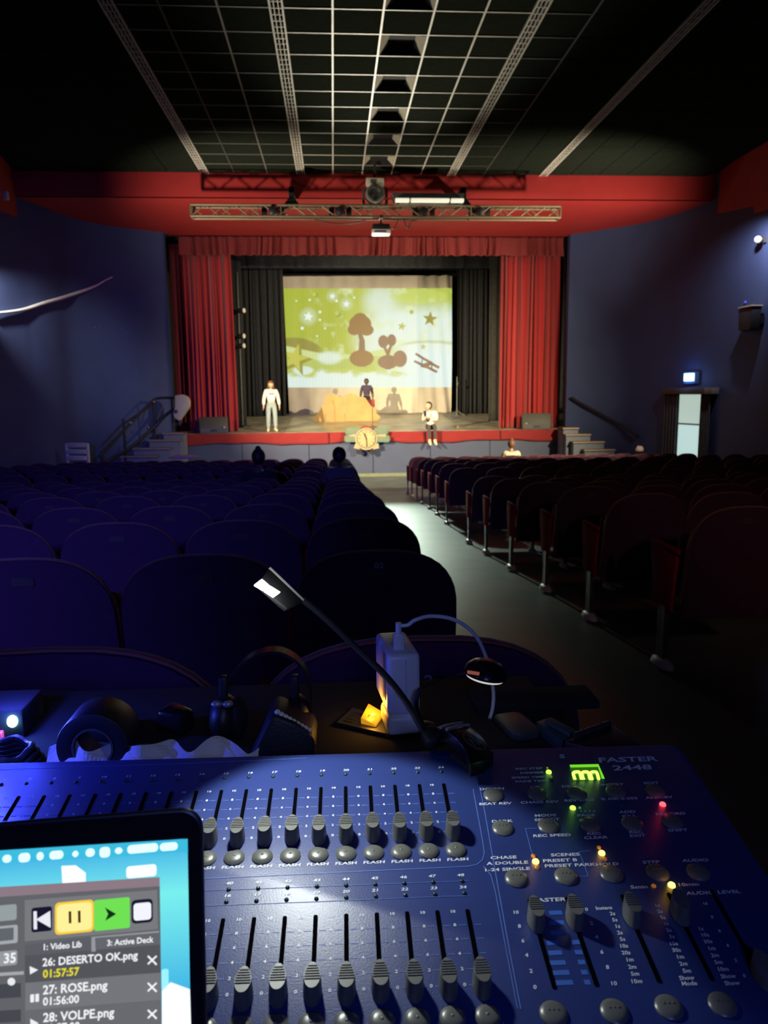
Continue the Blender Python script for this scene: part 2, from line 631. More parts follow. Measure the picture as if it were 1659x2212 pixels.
# stage
SX0, SX1 = -4.2, 6.62
b = MB()
b.hexa([(-7, 22.0, -1.3), (9.6, 22.0, -1.3), (9.6, 30.3, -1.3), (-7, 30.3, -1.3)], [(-7, 22.0, stz(22) - 0.04), (9.6, 22.0, stz(22) - 0.04), (9.6, 30.3, stz(30.3) - 0.04), (-7, 30.3, stz(30.3) - 0.04)])
stage = structure(b.build('floor_stage', M_matt))
stage['kind'] = 'structure'
xb = [-4.48 + (6.68 + 4.48) * k / 9 for k in range(10)]
yb = [22.0, 23.35, 24.7, 26.05, 27.4, 28.75, 30.2]
for i in range(9):
    for j in range(6):
        x0, x1, y0, y1 = xb[i] + 0.003, xb[i + 1] - 0.003, yb[j] + 0.003, yb[j + 1] - 0.003
        mb = MB().hexa([(x0, y0, stz(y0) - 0.04), (x1, y0, stz(y0) - 0.04), (x1, y1, stz(y1) - 0.04), (x0, y1, stz(y1) - 0.04)],
                       [(x0, y0, stz(y0)), (x1, y0, stz(y0)), (x1, y1, stz(y1)), (x0, y1, stz(y1))])
        mb.build('stage_board', M_stage, stage)
# scuffed pale sheet: the brighter lit middle of the stage put into its colour
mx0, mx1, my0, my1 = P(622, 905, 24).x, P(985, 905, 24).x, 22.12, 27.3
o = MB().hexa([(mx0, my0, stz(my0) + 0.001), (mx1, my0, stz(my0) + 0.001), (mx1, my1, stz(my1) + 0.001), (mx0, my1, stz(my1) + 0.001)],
              [(mx0, my0, stz(my0) + 0.005), (mx1, my0, stz(my0) + 0.005), (mx1, my1, stz(my1) + 0.005), (mx0, my1, stz(my1) + 0.005)]).build('lit_middle_sheet', mat('lit_middle_scuffed', (0.34, 0.29, 0.18), 0.32, bump=0.15, bscale=6, var=0.5, scale=1.6), stage)
# blue panels of the stage front
xs = [-4.48, -2.6, -0.72, 1.1, 2.75, P(1058, 960, 21.95).x, 6.68]
for a, c in zip(xs, xs[1:]):
    MB().box((a + 0.008, 21.93, -1.16), (c - 0.008, 22.0, 0.03)).build('front_panel', M_stageblue, stage, bevel=0.004, seg=1)
MB().box((-4.48, 21.955, -1.16), (6.68, 21.99, 0.03)).build('panel_joint', M_matt, stage)
MB().box((-4.48, 21.88, -1.16), (6.68, 21.93, -1.07)).build('skirting', mat('skirting_pale', (0.16, 0.18, 0.12), 0.6), stage)

# red cloth hanging over the stage edge
segs = []
M_drape = mat('drape_velvet', (0.22, 0.009, 0.010), 0.85, sheen=0.2, var=0.12, scale=20)
for a, c in ((-4.15, -0.15), (-0.13, 2.6), (2.62, 4.75), (4.77, 6.6)):
    segs.append((a, c))
vt = thing('stage_edge_drape', 'red velvet drape hanging along the front edge of the stage', 'drape', (1.2, 21.9, -0.25))
for a, c in segs:
    def fn(u, v, a=a, c=c):
        x = a + (c - a) * u
        sag = 0.03 * math.sin(x * 1.7) + 0.012 * math.sin(x * 5.1)
        z = 0.115 + (-0.30 + sag) * v
        return (x - 1.2, (-0.02 - 0.012 * math.sin(x * 9 + 2 * v) - 0.02 * v), z + 0.25)
    MB().grid(fn, 40, 5).build('drape_panel', M_drape, vt, smooth=True, solid=0.012)
    MB().box((a - 1.2, -0.035, 0.352), (c - 1.2, 0.14, 0.362)).build('top_fold', M_drape, vt)


# ------------------------------------------------------------------ curtains
def curtain(name, label, x0, x1, ztop, zbot, y, m, folds, amp, seed, cat='curtain', group=None, jag=0.0, taper=None):
    rnd = random.Random(seed)
    ph = [rnd.uniform(0, 6.28) for _ in range(6)]
    n = max(24, int(folds * 8))
    cx = (x0 + x1) / 2
    rnd2 = [rnd.uniform(-1, 1) for _ in range(n + 2)]

    def fn(u, v):
        s = u + 0.012 * math.sin(7 * u * 6.28 + ph[0]) + 0.02 * math.sin(2.3 * u * 6.28 + ph[1])
        fold = math.sin(s * folds * 2 * PI) + 0.5 * math.sin(s * folds * 1.37 * 2 * PI + ph[2]) + 0.35 * math.sin(s * folds * 2.61 * 2 * PI + ph[3])
        a0, a1 = (x0, x1)
        if taper:
            a0 += taper[0] * v
            a1 += taper[1] * v
        x = a0 + (a1 - a0) * u + 0.012 * math.sin(3 * v + u * 20 + ph[4])
        dz = jag * math.sin(s * folds * 2 * PI + 1.0) * v
        return (x - cx, amp * fold * (0.55 + 0.45 * v), ztop - (ztop - zbot) * v + dz - zbot)
    o = MB().grid(fn, n, 14).build(name, m, smooth=True, solid=0.012)
    o.location = (cx, y, zbot)
    tag(o, label, cat, group)
    return o


curtain('stage_curtain', 'gathered red velvet house curtain left of the stage, beside the blue wall', -4.12, -2.79, 5.2, stz(22.64) + 0.01, 22.64, M_velvet, 9, 0.085, 3, taper=(0.0, 0.02))
curtain('stage_curtain', 'gathered red velvet house curtain right of the stage, near the exit door', 4.89, 6.6, 5.2, stz(22.64) + 0.01, 22.64, M_velvet, 11, 0.085, 5, taper=(-0.02, 0.02))
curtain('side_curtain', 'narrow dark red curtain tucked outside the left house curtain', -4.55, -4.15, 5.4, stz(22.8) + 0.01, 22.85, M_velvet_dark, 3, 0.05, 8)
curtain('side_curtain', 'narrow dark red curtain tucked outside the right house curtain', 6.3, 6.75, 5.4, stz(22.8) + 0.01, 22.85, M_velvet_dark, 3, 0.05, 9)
curtain('pelmet', 'pleated dark red pelmet along the top of the stage opening', -4.13, 6.58, 5.49, 4.99, 22.24, mat('pelmet_velvet', (0.19, 0.020, 0.020), 0.85, var=0.15, scale=30), 40, 0.06, 11, 'pelmet', jag=0.02)
curtain('black_border', 'wide black border cloth above the projection screen', -3.6, 5.9, 6.4, 5.32, 26.6, M_blackcloth, 20, 0.02, 13, 'border cloth')
curtain('black_border', 'shallow black border cloth right behind the red pelmet', -4.4, 6.8, 6.2, 5.18, 23.2, M_blackcloth, 14, 0.02, 14, 'border cloth')
curtain('masking_curtain', 'black masking curtain left of the screen, set back', -3.6, -1.68, 6.2, stz(27.6) + 0.01, 27.6, M_blackcloth, 9, 0.05, 15, 'stage curtain')
curtain('masking_curtain', 'smooth black masking curtain just inside the left red curtain', -3.4, -2.72, 6.2, stz(24.4) + 0.01, 24.4, M_blackcloth, 2, 0.02, 16, 'stage curtain')
curtain('masking_curtain', 'black masking curtain right of the screen, deeply folded', 4.42, 5.5, 6.2, stz(27.6) + 0.01, 27.6, M_blackcloth, 6, 0.07, 17, 'stage curtain')
curtain('masking_curtain', 'greyish masking curtain just inside the right red curtain', 5.0, 5.7, 6.2, stz(24.8) + 0.01, 24.8, mat('grey_stage_cloth', (0.045, 0.042, 0.036), 0.95, var=0.2), 3, 0.03, 18, 'stage curtain')
curtain('black_backcloth', 'black cloth closing the back of the stage', -6.5, 9.2, 7.5, stz(29.6) + 0.01, 29.6, M_blackcloth, 24, 0.04, 19, 'stage curtain')

# ------------------------------------------------------------------ projection screen with its picture
SCR = P(611, 597, 28.4), P(977, 595, 28.4), P(618, 895, 28.4), P(976, 893, 28.4)
sx0, sx1 = SCR[0].x, SCR[1].x
sz1, sz0 = 5.34, stz(28.4) + 0.012
screen = thing('projection_screen', 'pale cloth screen with a green starry dune picture projected on it', 'projection screen', ((sx0 + sx1) / 2, 28.4, sz0))


def scrpt(px, py, lift=0.0):
    p = P(px, py, 28.4)
    u = (p.x - sx0) / (sx1 - sx0)
    v = (sz1 - p.z) / (sz1 - sz0)
    r = max(0, (u - 0.72) / 0.28)
    low = max(0, v - 0.8) / 0.2
    y = 0.02 * math.sin(u * 31) + 0.015 * math.sin(u * 77 + v * 3) + 0.06 * r * math.sin(u * 90 - v * 6) + 0.05 * low * math.sin(u * 55 + 2 * v)
    return Vector((p.x - (sx0 + sx1) / 2, y - lift, p.z - sz0))


def scr_xy(u, v):
    xl = 611 + 14 * v
    xr = 977 - 2 * v
    return xl + (xr - xl) * u, 597 + (895 - 597) * v - 2 * u * (1 - v) - 1.5 * u * v


M_cloth = mat('screen_cloth', (0.62, 0.55, 0.44), 0.9, var=0.05, scale=3)
MB().grid(lambda u, v: scrpt(*scr_xy(u, v)), 150, 40).build('screen_cloth', M_cloth, screen, smooth=True)


def srgb(*c):
    return np.array([((x / 255) / 12.92 if x / 255 < 0.04045 else ((x / 255 + 0.055) / 1.055) ** 2.4) for x in c])


NU, NV = 520, 305
PU, PV = np.meshgrid(np.linspace(0, 1, NU + 1), np.linspace(0, 1, NV + 1))
XL = 612.3 + 10 * PV
XR = 976.8 - 1.5 * PV
PXX = XL + (XR - XL) * PU
PYY = 623 + (837 - 623) * PV - 0.5 * PU


def lattice_noise(x, y, seed):
    r = np.random.RandomState(seed).rand(64, 64)
    xi, yi = np.floor(x).astype(int) % 64, np.floor(y).astype(int) % 64
    fx, fy = x - np.floor(x), y - np.floor(y)
    fx, fy = fx * fx * (3 - 2 * fx), fy * fy * (3 - 2 * fy)
    a = r[yi, xi] * (1 - fx) + r[yi, (xi + 1) % 64] * fx
    c = r[(yi + 1) % 64, xi] * (1 - fx) + r[(yi + 1) % 64, (xi + 1) % 64] * fx
    return a * (1 - fy) + c * fy


def fbm(x, y, s):
    return (lattice_noise(x, y, s) + 0.5 * lattice_noise(2 * x, 2 * y, s + 1) + 0.25 * lattice_noise(4 * x, 4 * y, s + 2)) / 1.75


IMG = np.zeros(PXX.shape + (3,))


def blend(col, a):
    global IMG
    a = np.clip(a, 0, 1)[..., None]
    IMG = IMG * (1 - a) + np.array(col) * a


def sm(x, a, b_):
    t = np.clip((x - a) / (b_ - a), 0, 1)
    return t * t * (3 - 2 * t)


def poly(pts):
    """anti-aliased mask of a polygon given in picture coordinates"""
    inside = np.zeros(PXX.shape, bool)
    dist = np.full(PXX.shape, 1e9)
    n = len(pts)
    for i in range(n):
        x0, y0 = pts[i]
        x1, y1 = pts[(i + 1) % n]
        c = ((y0 > PYY) != (y1 > PYY))
        with np.errstate(divide='ignore', invalid='ignore'):
            xx = (x1 - x0) * (PYY - y0) / (y1 - y0 if y1 != y0 else 1e-9) + x0
        inside ^= c & (PXX < xx)
        dx, dy = x1 - x0, y1 - y0
        t = np.clip(((PXX - x0) * dx + (PYY - y0) * dy) / (dx * dx + dy * dy + 1e-9), 0, 1)
        dist = np.minimum(dist, np.hypot(PXX - x0 - t * dx, PYY - y0 - t * dy))
    sd = np.where(inside, -dist, dist)
    return np.clip(0.5 - sd / 1.2, 0, 1)


def star(cx, cy, r, rot=0.0, inner=0.42, n=5):
    return [(cx + (r if k % 2 == 0 else r * inner) * math.sin(rot + PI * k / n), cy - (r if k % 2 == 0 else r * inner) * math.cos(rot + PI * k / n)) for k in range(2 * n)]


def disc(cx, cy, rx, ry=None, soft=1.5):
    ry = ry or rx
    d = np.sqrt(((PXX - cx) / rx) ** 2 + ((PYY - cy) / ry) ** 2)
    return 1 - sm(d, 1 - soft / max(rx, 2) * 0.5, 1 + soft / max(rx, 2) * 0.5)


IMG[:] = srgb(168, 186, 38)
blend(srgb(196, 214, 92), sm(PXX, 690, 800) * 0.6)
blend(srgb(222, 246, 240), sm(PXX + 26 * fbm(PXX / 26, PYY / 26, 3) - 13, 770, 850) * sm(PYY, 640, 690) * 0.95)
blend(srgb(225, 245, 240), disc(822, 650, 34, 30, 40) * 0.75)
blend(srgb(225, 245, 235), disc(890, 735, 120, 60, 60) * 0.8)
blend(srgb(205, 225, 110), disc(905, 640, 60, 16, 16) * 0.6)
blend(srgb(222, 240, 190), (fbm(PXX / 18, PYY / 18, 9) - 0.55) * 3 * sm(PXX, 640, 760))
# dunes
dune = lambda base, f: np.clip((PYY - (base + f)) / 3 + 0.5, 0, 1)
blend(srgb(140, 140, 42), np.clip((PYY - (728 + ((PXX - 610) * 0.012) ** 2 * 20 + 4 * np.sin(PXX / 22))) / 3, 0, 1) * (1 - sm(PXX, 680, 705)))
blend(srgb(206, 226, 150), dune(752, -0.0028 * (PXX - 740) ** 2 * 0 + 14 * np.sin((PXX - 640) / 62)) * (1 - sm(PXX, 830, 900)))
blend(srgb(172, 196, 92), dune(735, ((PXX - 930) / 26) ** 2) * sm(PXX, 850, 890) * 0.55)
blend(srgb(228, 246, 238), dune(741, ((PXX - 925) / 24) ** 2) * sm(PXX, 845, 885))
blend(srgb(168, 190, 62), dune(774, 5 * np.sin((PXX - 660) / 30)) * (1 - sm(PXX, 790, 850)) * 0.8)
blend(srgb(186, 206, 84), dune(796, ((PXX - 770) / 34) ** 2) * 0.9)
blend(srgb(226, 248, 244), sm(PYY + 34 * fbm(PXX / 24, PYY / 14, 21), 818, 834) * 0.95)
blend(srgb(226, 248, 244), disc(712, 773, 26, 14, 16) * 0.7)
blend(srgb(226, 248, 244), disc(655, 800, 22, 9, 10) * 0.8)
blend(srgb(224, 248, 246), sm(PXX, 850, 900) * sm(PYY, 745, 775) * 0.85)
# stars and dots
for x, y, r in ((666, 684, 11), (748, 657, 8), (718, 640, 7)):
    blend(srgb(232, 252, 240), disc(x, y, r * 1.6, r * 1.6, 14) * 0.35)
    blend(srgb(240, 255, 250), poly(star(x, y, r, 0.15, 0.5)))
for x, y, r in ((727, 650, 3), (669, 648, 2.5), (691, 674, 3), (691, 691, 2.5), (653, 709, 3.5), (702, 709, 2.2), (765, 643, 2.4), (685, 726, 2), (640, 650, 1.8)):
    blend(srgb(236, 253, 242), disc(x, y, r))
blend(srgb(150, 152, 60), disc(682, 637, 5))
blend(srgb(190, 206, 70), disc(679, 636, 4.4))
blend(srgb(140, 150, 60), disc(730, 679, 6))
blend(srgb(186, 204, 84), disc(728, 677, 5))
blend(srgb(150, 146, 44), poly(star(929, 689, 17, 0.1)))
blend(srgb(176, 186, 92), poly(star(868, 705, 10, 0.2)))
blend(srgb(168, 180, 80), disc(889, 674, 4.5))
blend(srgb(184, 204, 120), poly(star(914, 749, 8, 0.2)))
blend(srgb(150, 146, 50), poly(star(641, 778, 36, 0.25, 0.40)))
blend(srgb(196, 200, 70), poly(star(637, 774, 33, 0.25, 0.36)))
# two plain brown trees on the near dune
BR = srgb(140, 100, 44)
BR2 = srgb(128, 92, 72)
blend(BR2, poly([(772, 792), (776, 735), (772, 716), (782, 720), (788, 736), (790, 792)]))
for x, y, rx, ry in ((778, 700, 24, 20), (765, 712, 14, 12), (792, 713, 15, 12), (778, 688, 15, 12)):
    blend(BR, disc(x, y, rx, ry, 2))
blend(BR, disc(781, 774, 26, 18, 2) * (PYY < 791))
blend(BR2, poly([(832, 798), (834, 765), (824, 742), (828, 740), (837, 756), (846, 738), (850, 740), (841, 766), (844, 798)]))
for x, y, rx, ry in ((828, 738, 11, 14), (846, 735, 10, 13), (838, 782, 22, 15), (864, 775, 15, 18)):
    blend(BR2, disc(x, y, rx, ry, 2) * (PYY < 798))
# toy biplane
blend(BR2, poly([(896, 766), (899, 762), (950, 792), (947, 797)]))
blend(BR2, poly([(893, 782), (896, 778), (946, 801), (943, 806)]))
blend(BR2, poly([(908, 792), (912, 786), (932, 780), (936, 786), (918, 795)]))
blend(BR2, poly([(912, 774), (914, 774), (912, 788), (909, 788)]))
blend(BR2, poly([(932, 786), (935, 786), (933, 798), (930, 798)]))
IMG *= 0.97 + 0.05 * np.sin(PXX * 0.9)[..., None] * 0.5
pm = MB()
vs = []
for j in range(NV + 1):
    for i in range(NU + 1):
        vs.append(scrpt(PXX[j, i], PYY[j, i], 0.006))
fs = [(j * (NU + 1) + i, j * (NU + 1) + i + 1, (j + 1) * (NU + 1) + i + 1, (j + 1) * (NU + 1) + i) for j in range(NV) for i in range(NU)]
me = bpy.data.meshes.new('projected_picture')
me.from_pydata([tuple(v) for v in vs], [], fs)
at = me.color_attributes.new('picture', 'FLOAT_COLOR', 'POINT')
rgba = np.ones((len(vs), 4))
rgba[:, :3] = IMG.reshape(-1, 3)
at.data.foreach_set('color', rgba.astype(np.float32).ravel())
mp = bpy.data.materials.new('projected_light')
mp.use_nodes = True
nt = mp.node_tree
bs = nt.nodes['Principled BSDF']
ca = nt.nodes.new('ShaderNodeVertexColor')
ca.layer_name = 'picture'
bs.inputs['Base Color'].default_value = (0.13, 0.115, 0.09, 1)
bs.inputs['Roughness'].default_value = 0.9
nt.links.new(ca.outputs['Color'], bs.inputs['Emission Color'])
bs.inputs['Emission Strength'].default_value = 0.85
me.materials.append(mp)
me.polygons.foreach_set('use_smooth', [True] * len(me.polygons))
po = bpy.data.objects.new('projected_picture', me)
COL.objects.link(po)
po.parent = screen
MB().tube([(-(sx1 - sx0) / 2 - 0.1, 0.04, sz1 - sz0 + 0.02), ((sx1 - sx0) / 2 + 0.1, 0.04, sz1 - sz0 + 0.02)], 0.025, 8).build('hanging_batten', M_black, screen)

# ================================================================== TRUSS AND WHAT HANGS FROM IT
TY = 17.2
tl, tr = P(414, 459, TY), P(1207, 460, TY)
ztop, zbot = P(800, 447, TY).z, P(800, 471, TY).z
truss = thing('lighting_truss', 'long aluminium box truss hanging under the red soffit', 'truss', ((tl.x + tr.x) / 2, TY, zbot))
L = (tr.x - tl.x) / 2
hh = ztop - zbot
dd = 0.26
for y, z in ((-dd / 2, 0), (dd / 2, 0), (-dd / 2, hh), (dd / 2, hh)):
    MB().tube([(-L, y, z), (L, y, z)], 0.024, 8).build('chord_tube', M_alu, truss, smooth=True)
nb = 26
for side in range(2):
    y = -dd / 2 if side == 0 else dd / 2
    for k in range(nb):
        x0, x1 = -L + 2 * L * k / nb, -L + 2 * L * (k + 1) / nb
        a, c = ((x0, y, 0), (x1, y, hh)) if (k + side) % 2 == 0 else ((x0, y, hh), (x1, y, 0))
        MB().tube([a, c], 0.012, 6).build('brace_tube', M_alu, truss)
for k in range(nb):
    x0, x1 = -L + 2 * L * k / nb, -L + 2 * L * (k + 1) / nb
    a, c = ((x0, -dd / 2, hh), (x1, dd / 2, hh)) if k % 2 == 0 else ((x0, dd / 2, hh), (x1, -dd / 2, hh))
    MB().tube([a, c], 0.010, 6).build('brace_tube', M_alu, truss)
for x in (-L, -L + 0.02, P(608, 460, TY).x - (tl.x + tr.x) / 2, P(1015, 460, TY).x - (tl.x + tr.x) / 2, L):
    mb = MB()
    for y in (-dd / 2, dd / 2):
        mb.tube([(x, y, 0), (x, y, hh)], 0.018, 6)
    mb.tube([(x, -dd / 2, 0), (x, dd / 2, 0)], 0.018, 6).tube([(x, -dd / 2, hh), (x, dd / 2, hh)], 0.018, 6)
    mb.build('end_frame', M_alu, truss)
ox = (tl.x + tr.x) / 2
for px in (630, 1001):
    x = P(px, 430, TY).x - ox
    zt = P(px, 405, TY).z - zbot
    MB().box((x - 0.055, -0.05, hh), (x + 0.055, 0.05, zt)).box((x - 0.055, -0.05, zt - 0.12), (x + 0.055, 0.80, zt)).build('hanging_post', M_black, truss, bevel=0.006, seg=1)
    MB().hexa([(x - 0.16, -0.12, hh + 0.02), (x + 0.16, -0.12, hh + 0.02), (x + 0.16, 0.12, hh + 0.02), (x - 0.16, 0.12, hh + 0.02)],
              [(x - 0.06, -0.07, hh + 0.16), (x + 0.06, -0.07, hh + 0.16), (x + 0.06, 0.07, hh + 0.16), (x - 0.06, 0.07, hh + 0.16)]).build('clamp', M_black, truss)
for px, nm in ((590, 'first'), (735, 'second'), (915, 'third'), (1035, 'fourth')):
    x = P(px, 460, TY).x
    t = thing('stage_spotlight', 'black spotlight inside the truss, %s from the left' % nm, 'spotlight', (x, TY, zbot + 0.03), group='spotlights in the truss')
    M = Matrix.Rotation(rad(78), 4, 'X')
    MB().lathe([(0.03, -0.20), (0.085, -0.18), (0.10, -0.02), (0.10, 0.12), (0.115, 0.13), (0.115, 0.17), (0.095, 0.17), (0.085, 0.10)], 16, Matrix.Translation((0, 0, 0.1)) @ Matrix.Rotation(rad(-82), 4, 'X')).build('lamp_can', M_black, t, smooth=True)
    MB().box((-0.14, -0.02, 0.06), (-0.125, 0.02, 0.24)).box((0.125, -0.02, 0.06), (0.14, 0.02, 0.24)).box((-0.14, -0.02, 0.22), (0.14, 0.02, 0.24)).build('yoke', M_black, t)
    MB().box((-0.24, -0.012, 0.02), (-0.13, 0.0, 0.2)).box((0.13, -0.012, 0.02), (0.24, 0.0, 0.2)).build('barn_door', M_black, t)
# moving head above the truss
c = P(810, 421, TY)
t = thing('moving_head_lamp', 'grey moving head spotlight standing on top of the truss', 'spotlight', (c.x, TY, ztop + 0.02))
M_grey = mat('fixture_grey', (0.20, 0.20, 0.18), 0.5)
M_greyd = mat('fixture_dark_grey', (0.06, 0.06, 0.06), 0.5)
rr = 0.20
zc = c.z - ztop - 0.02
MB().lathe([(rr * 0.7, -0.14), (rr, -0.10), (rr, 0.1), (rr * 0.93, 0.13), (rr * 0.6, 0.135), (rr * 0.58, 0.10)], 24, Matrix.Translation((0, -0.02, zc)) @ Matrix.Rotation(rad(90), 4, 'X')).build('lamp_head', M_grey, t, smooth=True)
for k in range(4):
    r0 = rr * (0.3 + 0.16 * k)
    mb = MB()
    pts = [(r0 * math.cos(a * PI / 12), -0.165, zc + r0 * math.sin(a * PI / 12)) for a in range(25)]
    mb.tube(pts, 0.006, 6, cap=False).build('grille_ring', M_black, t)
MB().box((-rr - 0.07, -0.06, 0), (-rr - 0.02, 0.06, zc + 0.14)).box((rr + 0.02, -0.06, 0), (rr + 0.07, 0.06, zc + 0.14)).box((-rr - 0.07, -0.06, -0.02), (rr + 0.07, 0.06, 0.03)).build('yoke', M_greyd, t, bevel=0.008, seg=1)
z0, z1 = P(810, 404, TY).z - ztop - 0.02, P(810, 387, TY).z - ztop - 0.02
MB().box((-0.19, -0.12, z0), (0.19, 0.12, z1)).build('control_box', M_cream, t, bevel=0.015)
MB().box((-0.10, -0.135, z0 + 0.04), (0.02, -0.12, z1 - 0.05)).build('display', M_greyd, t)
MB().tube([(0, 0, z1), (0, 0, 5.98 - ztop - 0.02)], 0.03, 8).build('hanging_pipe', M_black, t)
# flood batten
a, c = P(846, 420, TY), P(1000, 443, TY)
t = thing('flood_batten', 'wide flood light with a dark hood and three white tubes on the truss', 'flood light', ((a.x + c.x) / 2, TY - 0.05, c.z))
hw, h = (c.x - a.x) / 2, a.z - c.z
MB().hexa([(-hw + 0.05, -0.16, 0.02), (hw - 0.05, -0.16, 0.02), (hw - 0.05, 0.15, 0.02), (-hw + 0.05, 0.15, 0.02)], [(-hw, -0.10, h), (hw, -0.10, h), (hw, 0.2, h), (-hw, 0.2, h)]).build('hood', mat('hood_slate', (0.10, 0.12, 0.14), 0.4), t, bevel=0.01)
M_tube = mat('frosted_tube', (0.9, 0.88, 0.78), 0.4, emit=(1, 0.93, 0.72), strength=0.65)
for q0, q1 in ((0.04, 0.235), (0.255, 0.79), (0.81, 0.99)):
    MB().box((-hw + 2 * hw * q0, -0.185, 0.012), (-hw + 2 * hw * q1, -0.06, 0.085)).build('light_tube', M_tube, t, bevel=0.015)
MB().box((-hw + 0.1, -0.02, -0.03), (-hw + 0.15, 0.02, 0.05)).box((hw - 0.15, -0.02, -0.03), (hw - 0.1, 0.02, 0.05)).build('foot', M_black, t)
# projector hung below the truss
c = P(823, 497, TY)
t = thing('projector', 'white video projector with dark vents hanging under the truss', 'projector', (c.x, TY, c.z - 0.10))
MB().box((-0.20, -0.15, 0.0), (0.20, 0.17, 0.10)).build('case', M_white, t, bevel=0.025)
MB().box((-0.185, -0.145, 0.10), (0.185, 0.16, 0.205)).build('top_cover', M_black, t, bevel=0.02)
MB().box((-0.15, -0.158, 0.03), (0.10, -0.148, 0.06)).build('vent', M_greyd, t)
MB().tube([(0, 0, 0.2), (0, 0, zbot - c.z + 0.10)], 0.018, 8).box((-0.05, -0.05, 0.2), (0.05, 0.05, 0.23)).box((-0.03, -0.16, zbot - c.z + 0.085), (0.03, 0.16, zbot - c.z + 0.13)).build('hanging_pipe', M_black, t)
MB().lathe([(0.05, 0), (0.05, 0.03), (0.04, 0.035)], 16, Matrix.Translation((0.09, 0.165, 0.06)) @ Matrix.Rotation(rad(-90), 4, 'X')).build('lens', M_greyd, t)
for nm, pts in (('black cable looping down from the truss right of the projector', [(838, 490), (850, 494), (856, 486), (860, 473)]),
                ('black cable hanging in a loop below the third truss spotlight', [(872, 473), (877, 488), (883, 492), (888, 478), (900, 476)]),
                ('thin cable sagging under the left half of the truss', [(680, 474), (720, 482), (760, 483), (790, 475)])):
    o = MB().tube(smooth_path([P(x, y, TY - 0.13) for x, y in pts], 6), 0.011, 6).build('hanging_cable', M_black, smooth=True)
    tag(o, nm, 'cable')

# ================================================================== STAGE PROPS
# scenery: scalloped cardboard dune in panels
sy = 25.4
zb = stz(sy)
outl = [(675, 908), (690, 888), (699, 872), (703, 856), (709, 852), (722, 851), (731, 855), (736, 858), (742, 856), (750, 851), (760, 849), (769, 852), (775, 858), (781, 857), (789, 859), (795, 868), (801, 877), (809, 880), (813, 885), (812, 892), (818, 896), (821, 902), (818, 906), (812, 908)]
op = [P(x, y, sy) for x, y in outl]
t = thing('dune_scenery', 'sand coloured cardboard dune standing in the middle of the stage', 'scenery', (P(748, 908, sy).x, sy, zb))
xs = [P(x, 900, sy).x for x in (675, 703, 745, 822)]
M_card = mat('painted_card_sand', (0.46, 0.29, 0.11), 0.8, var=0.12, scale=2.5)
top = [(p.x, max(p.z, zb + 0.01)) for p in op]


def top_at(x):
    return float(np.interp(x, [q[0] for q in top[:20]], [q[1] for q in top[:20]]))


for a, c in zip(xs, xs[1:]):
    n = 14
    pl = [(a + 0.012, zb), (c - 0.006, zb)]
    if c > xs[-1] - 0.01:
        pl = [(a + 0.006, zb)] + [(q[0], max(q[1], zb)) for q in reversed(top[12:])][0:0] + [(top[-1][0], zb)] + [q for q in reversed(top) if q[0] > a + 0.02 and q[1] > zb + 0.02] + [(a + 0.006, top_at(a))]
    else:
        pl += [(c - 0.006 + (a - c + 0.012) * k / n, max(zb + 0.004, top_at(c - 0.006 + (a - c + 0.012) * k / n))) for k in range(n + 1)]
    cx = t.location.x
    MB().prism([(x - cx, z - zb) for x, z in pl], 0.03, Matrix.Rotation(rad(90), 4, 'X')).build('scenery_panel', M_card, t)
MB().bar((-0.4, 0.05, 0), (-0.4, 0.05, 0.55), 0.04).bar((-0.4, 0.05, 0.5), (-0.4, 0.5, 0.03), 0.04).bar((0.4, 0.05, 0), (0.4, 0.05, 0.55), 0.04).bar((0.4, 0.05, 0.5), (0.4, 0.5, 0.03), 0.04).build('back_brace', M_wood, t)
# small red case seen past the dune's right end
c = P(800, 868, 25.9)
o = MB().box((-0.17, -0.12, 0), (0.14, 0.12, c.z - stz(25.9) + 0.08)).build('red_box', mat('red_prop', (0.35, 0.03, 0.03), 0.6), bevel=0.02)
o.location = (c.x, 25.9, stz(25.9))
tag(o, 'small red box behind the right end of the cardboard dune', 'box')

# microphone stand
t = P(804, 848, 23.4)
ms = thing('microphone_stand', 'tall thin microphone stand in front of the cardboard dune', 'microphone stand', (t.x, 23.4, stz(23.4)))
h = t.z - stz(23.4)
MB().tube([(0, 0, 0.02), (0, 0, h)], 0.014, 8).build('pole', M_wood, ms)
MB().lathe([(0.02, 0), (0.14, 0.0), (0.14, 0.012), (0.03, 0.03)], 20).build('base', M_black, ms)
MB().tube([(0, 0, h - 0.02), (0, -0.05, h + 0.1)], [0.016, 0.026], 8).ball((0, -0.06, h + 0.12), 0.033).build('microphone', M_black, ms, smooth=True)

# clock and biplane cutout on the stage edge
cy = 21.70
C0 = P(791, 947, cy)
t = thing('clock_biplane_cutout', 'painted biplane cutout with a clock face hung on the stage front', 'cutout', (C0.x, cy, C0.z))
RX = Matrix.Rotation(rad(90), 4, 'X')


def cut(pts, depth, z, name, m, bevel=0.0):
    pl = []
    for x, y in pts:
        p = P(x, y, cy)
        pl.append((p.x - C0.x, p.z - C0.z))
    return MB().prism(pl, depth, Matrix.Translation((0, -z, 0)) @ RX).build(name, m, t, bevel=bevel)


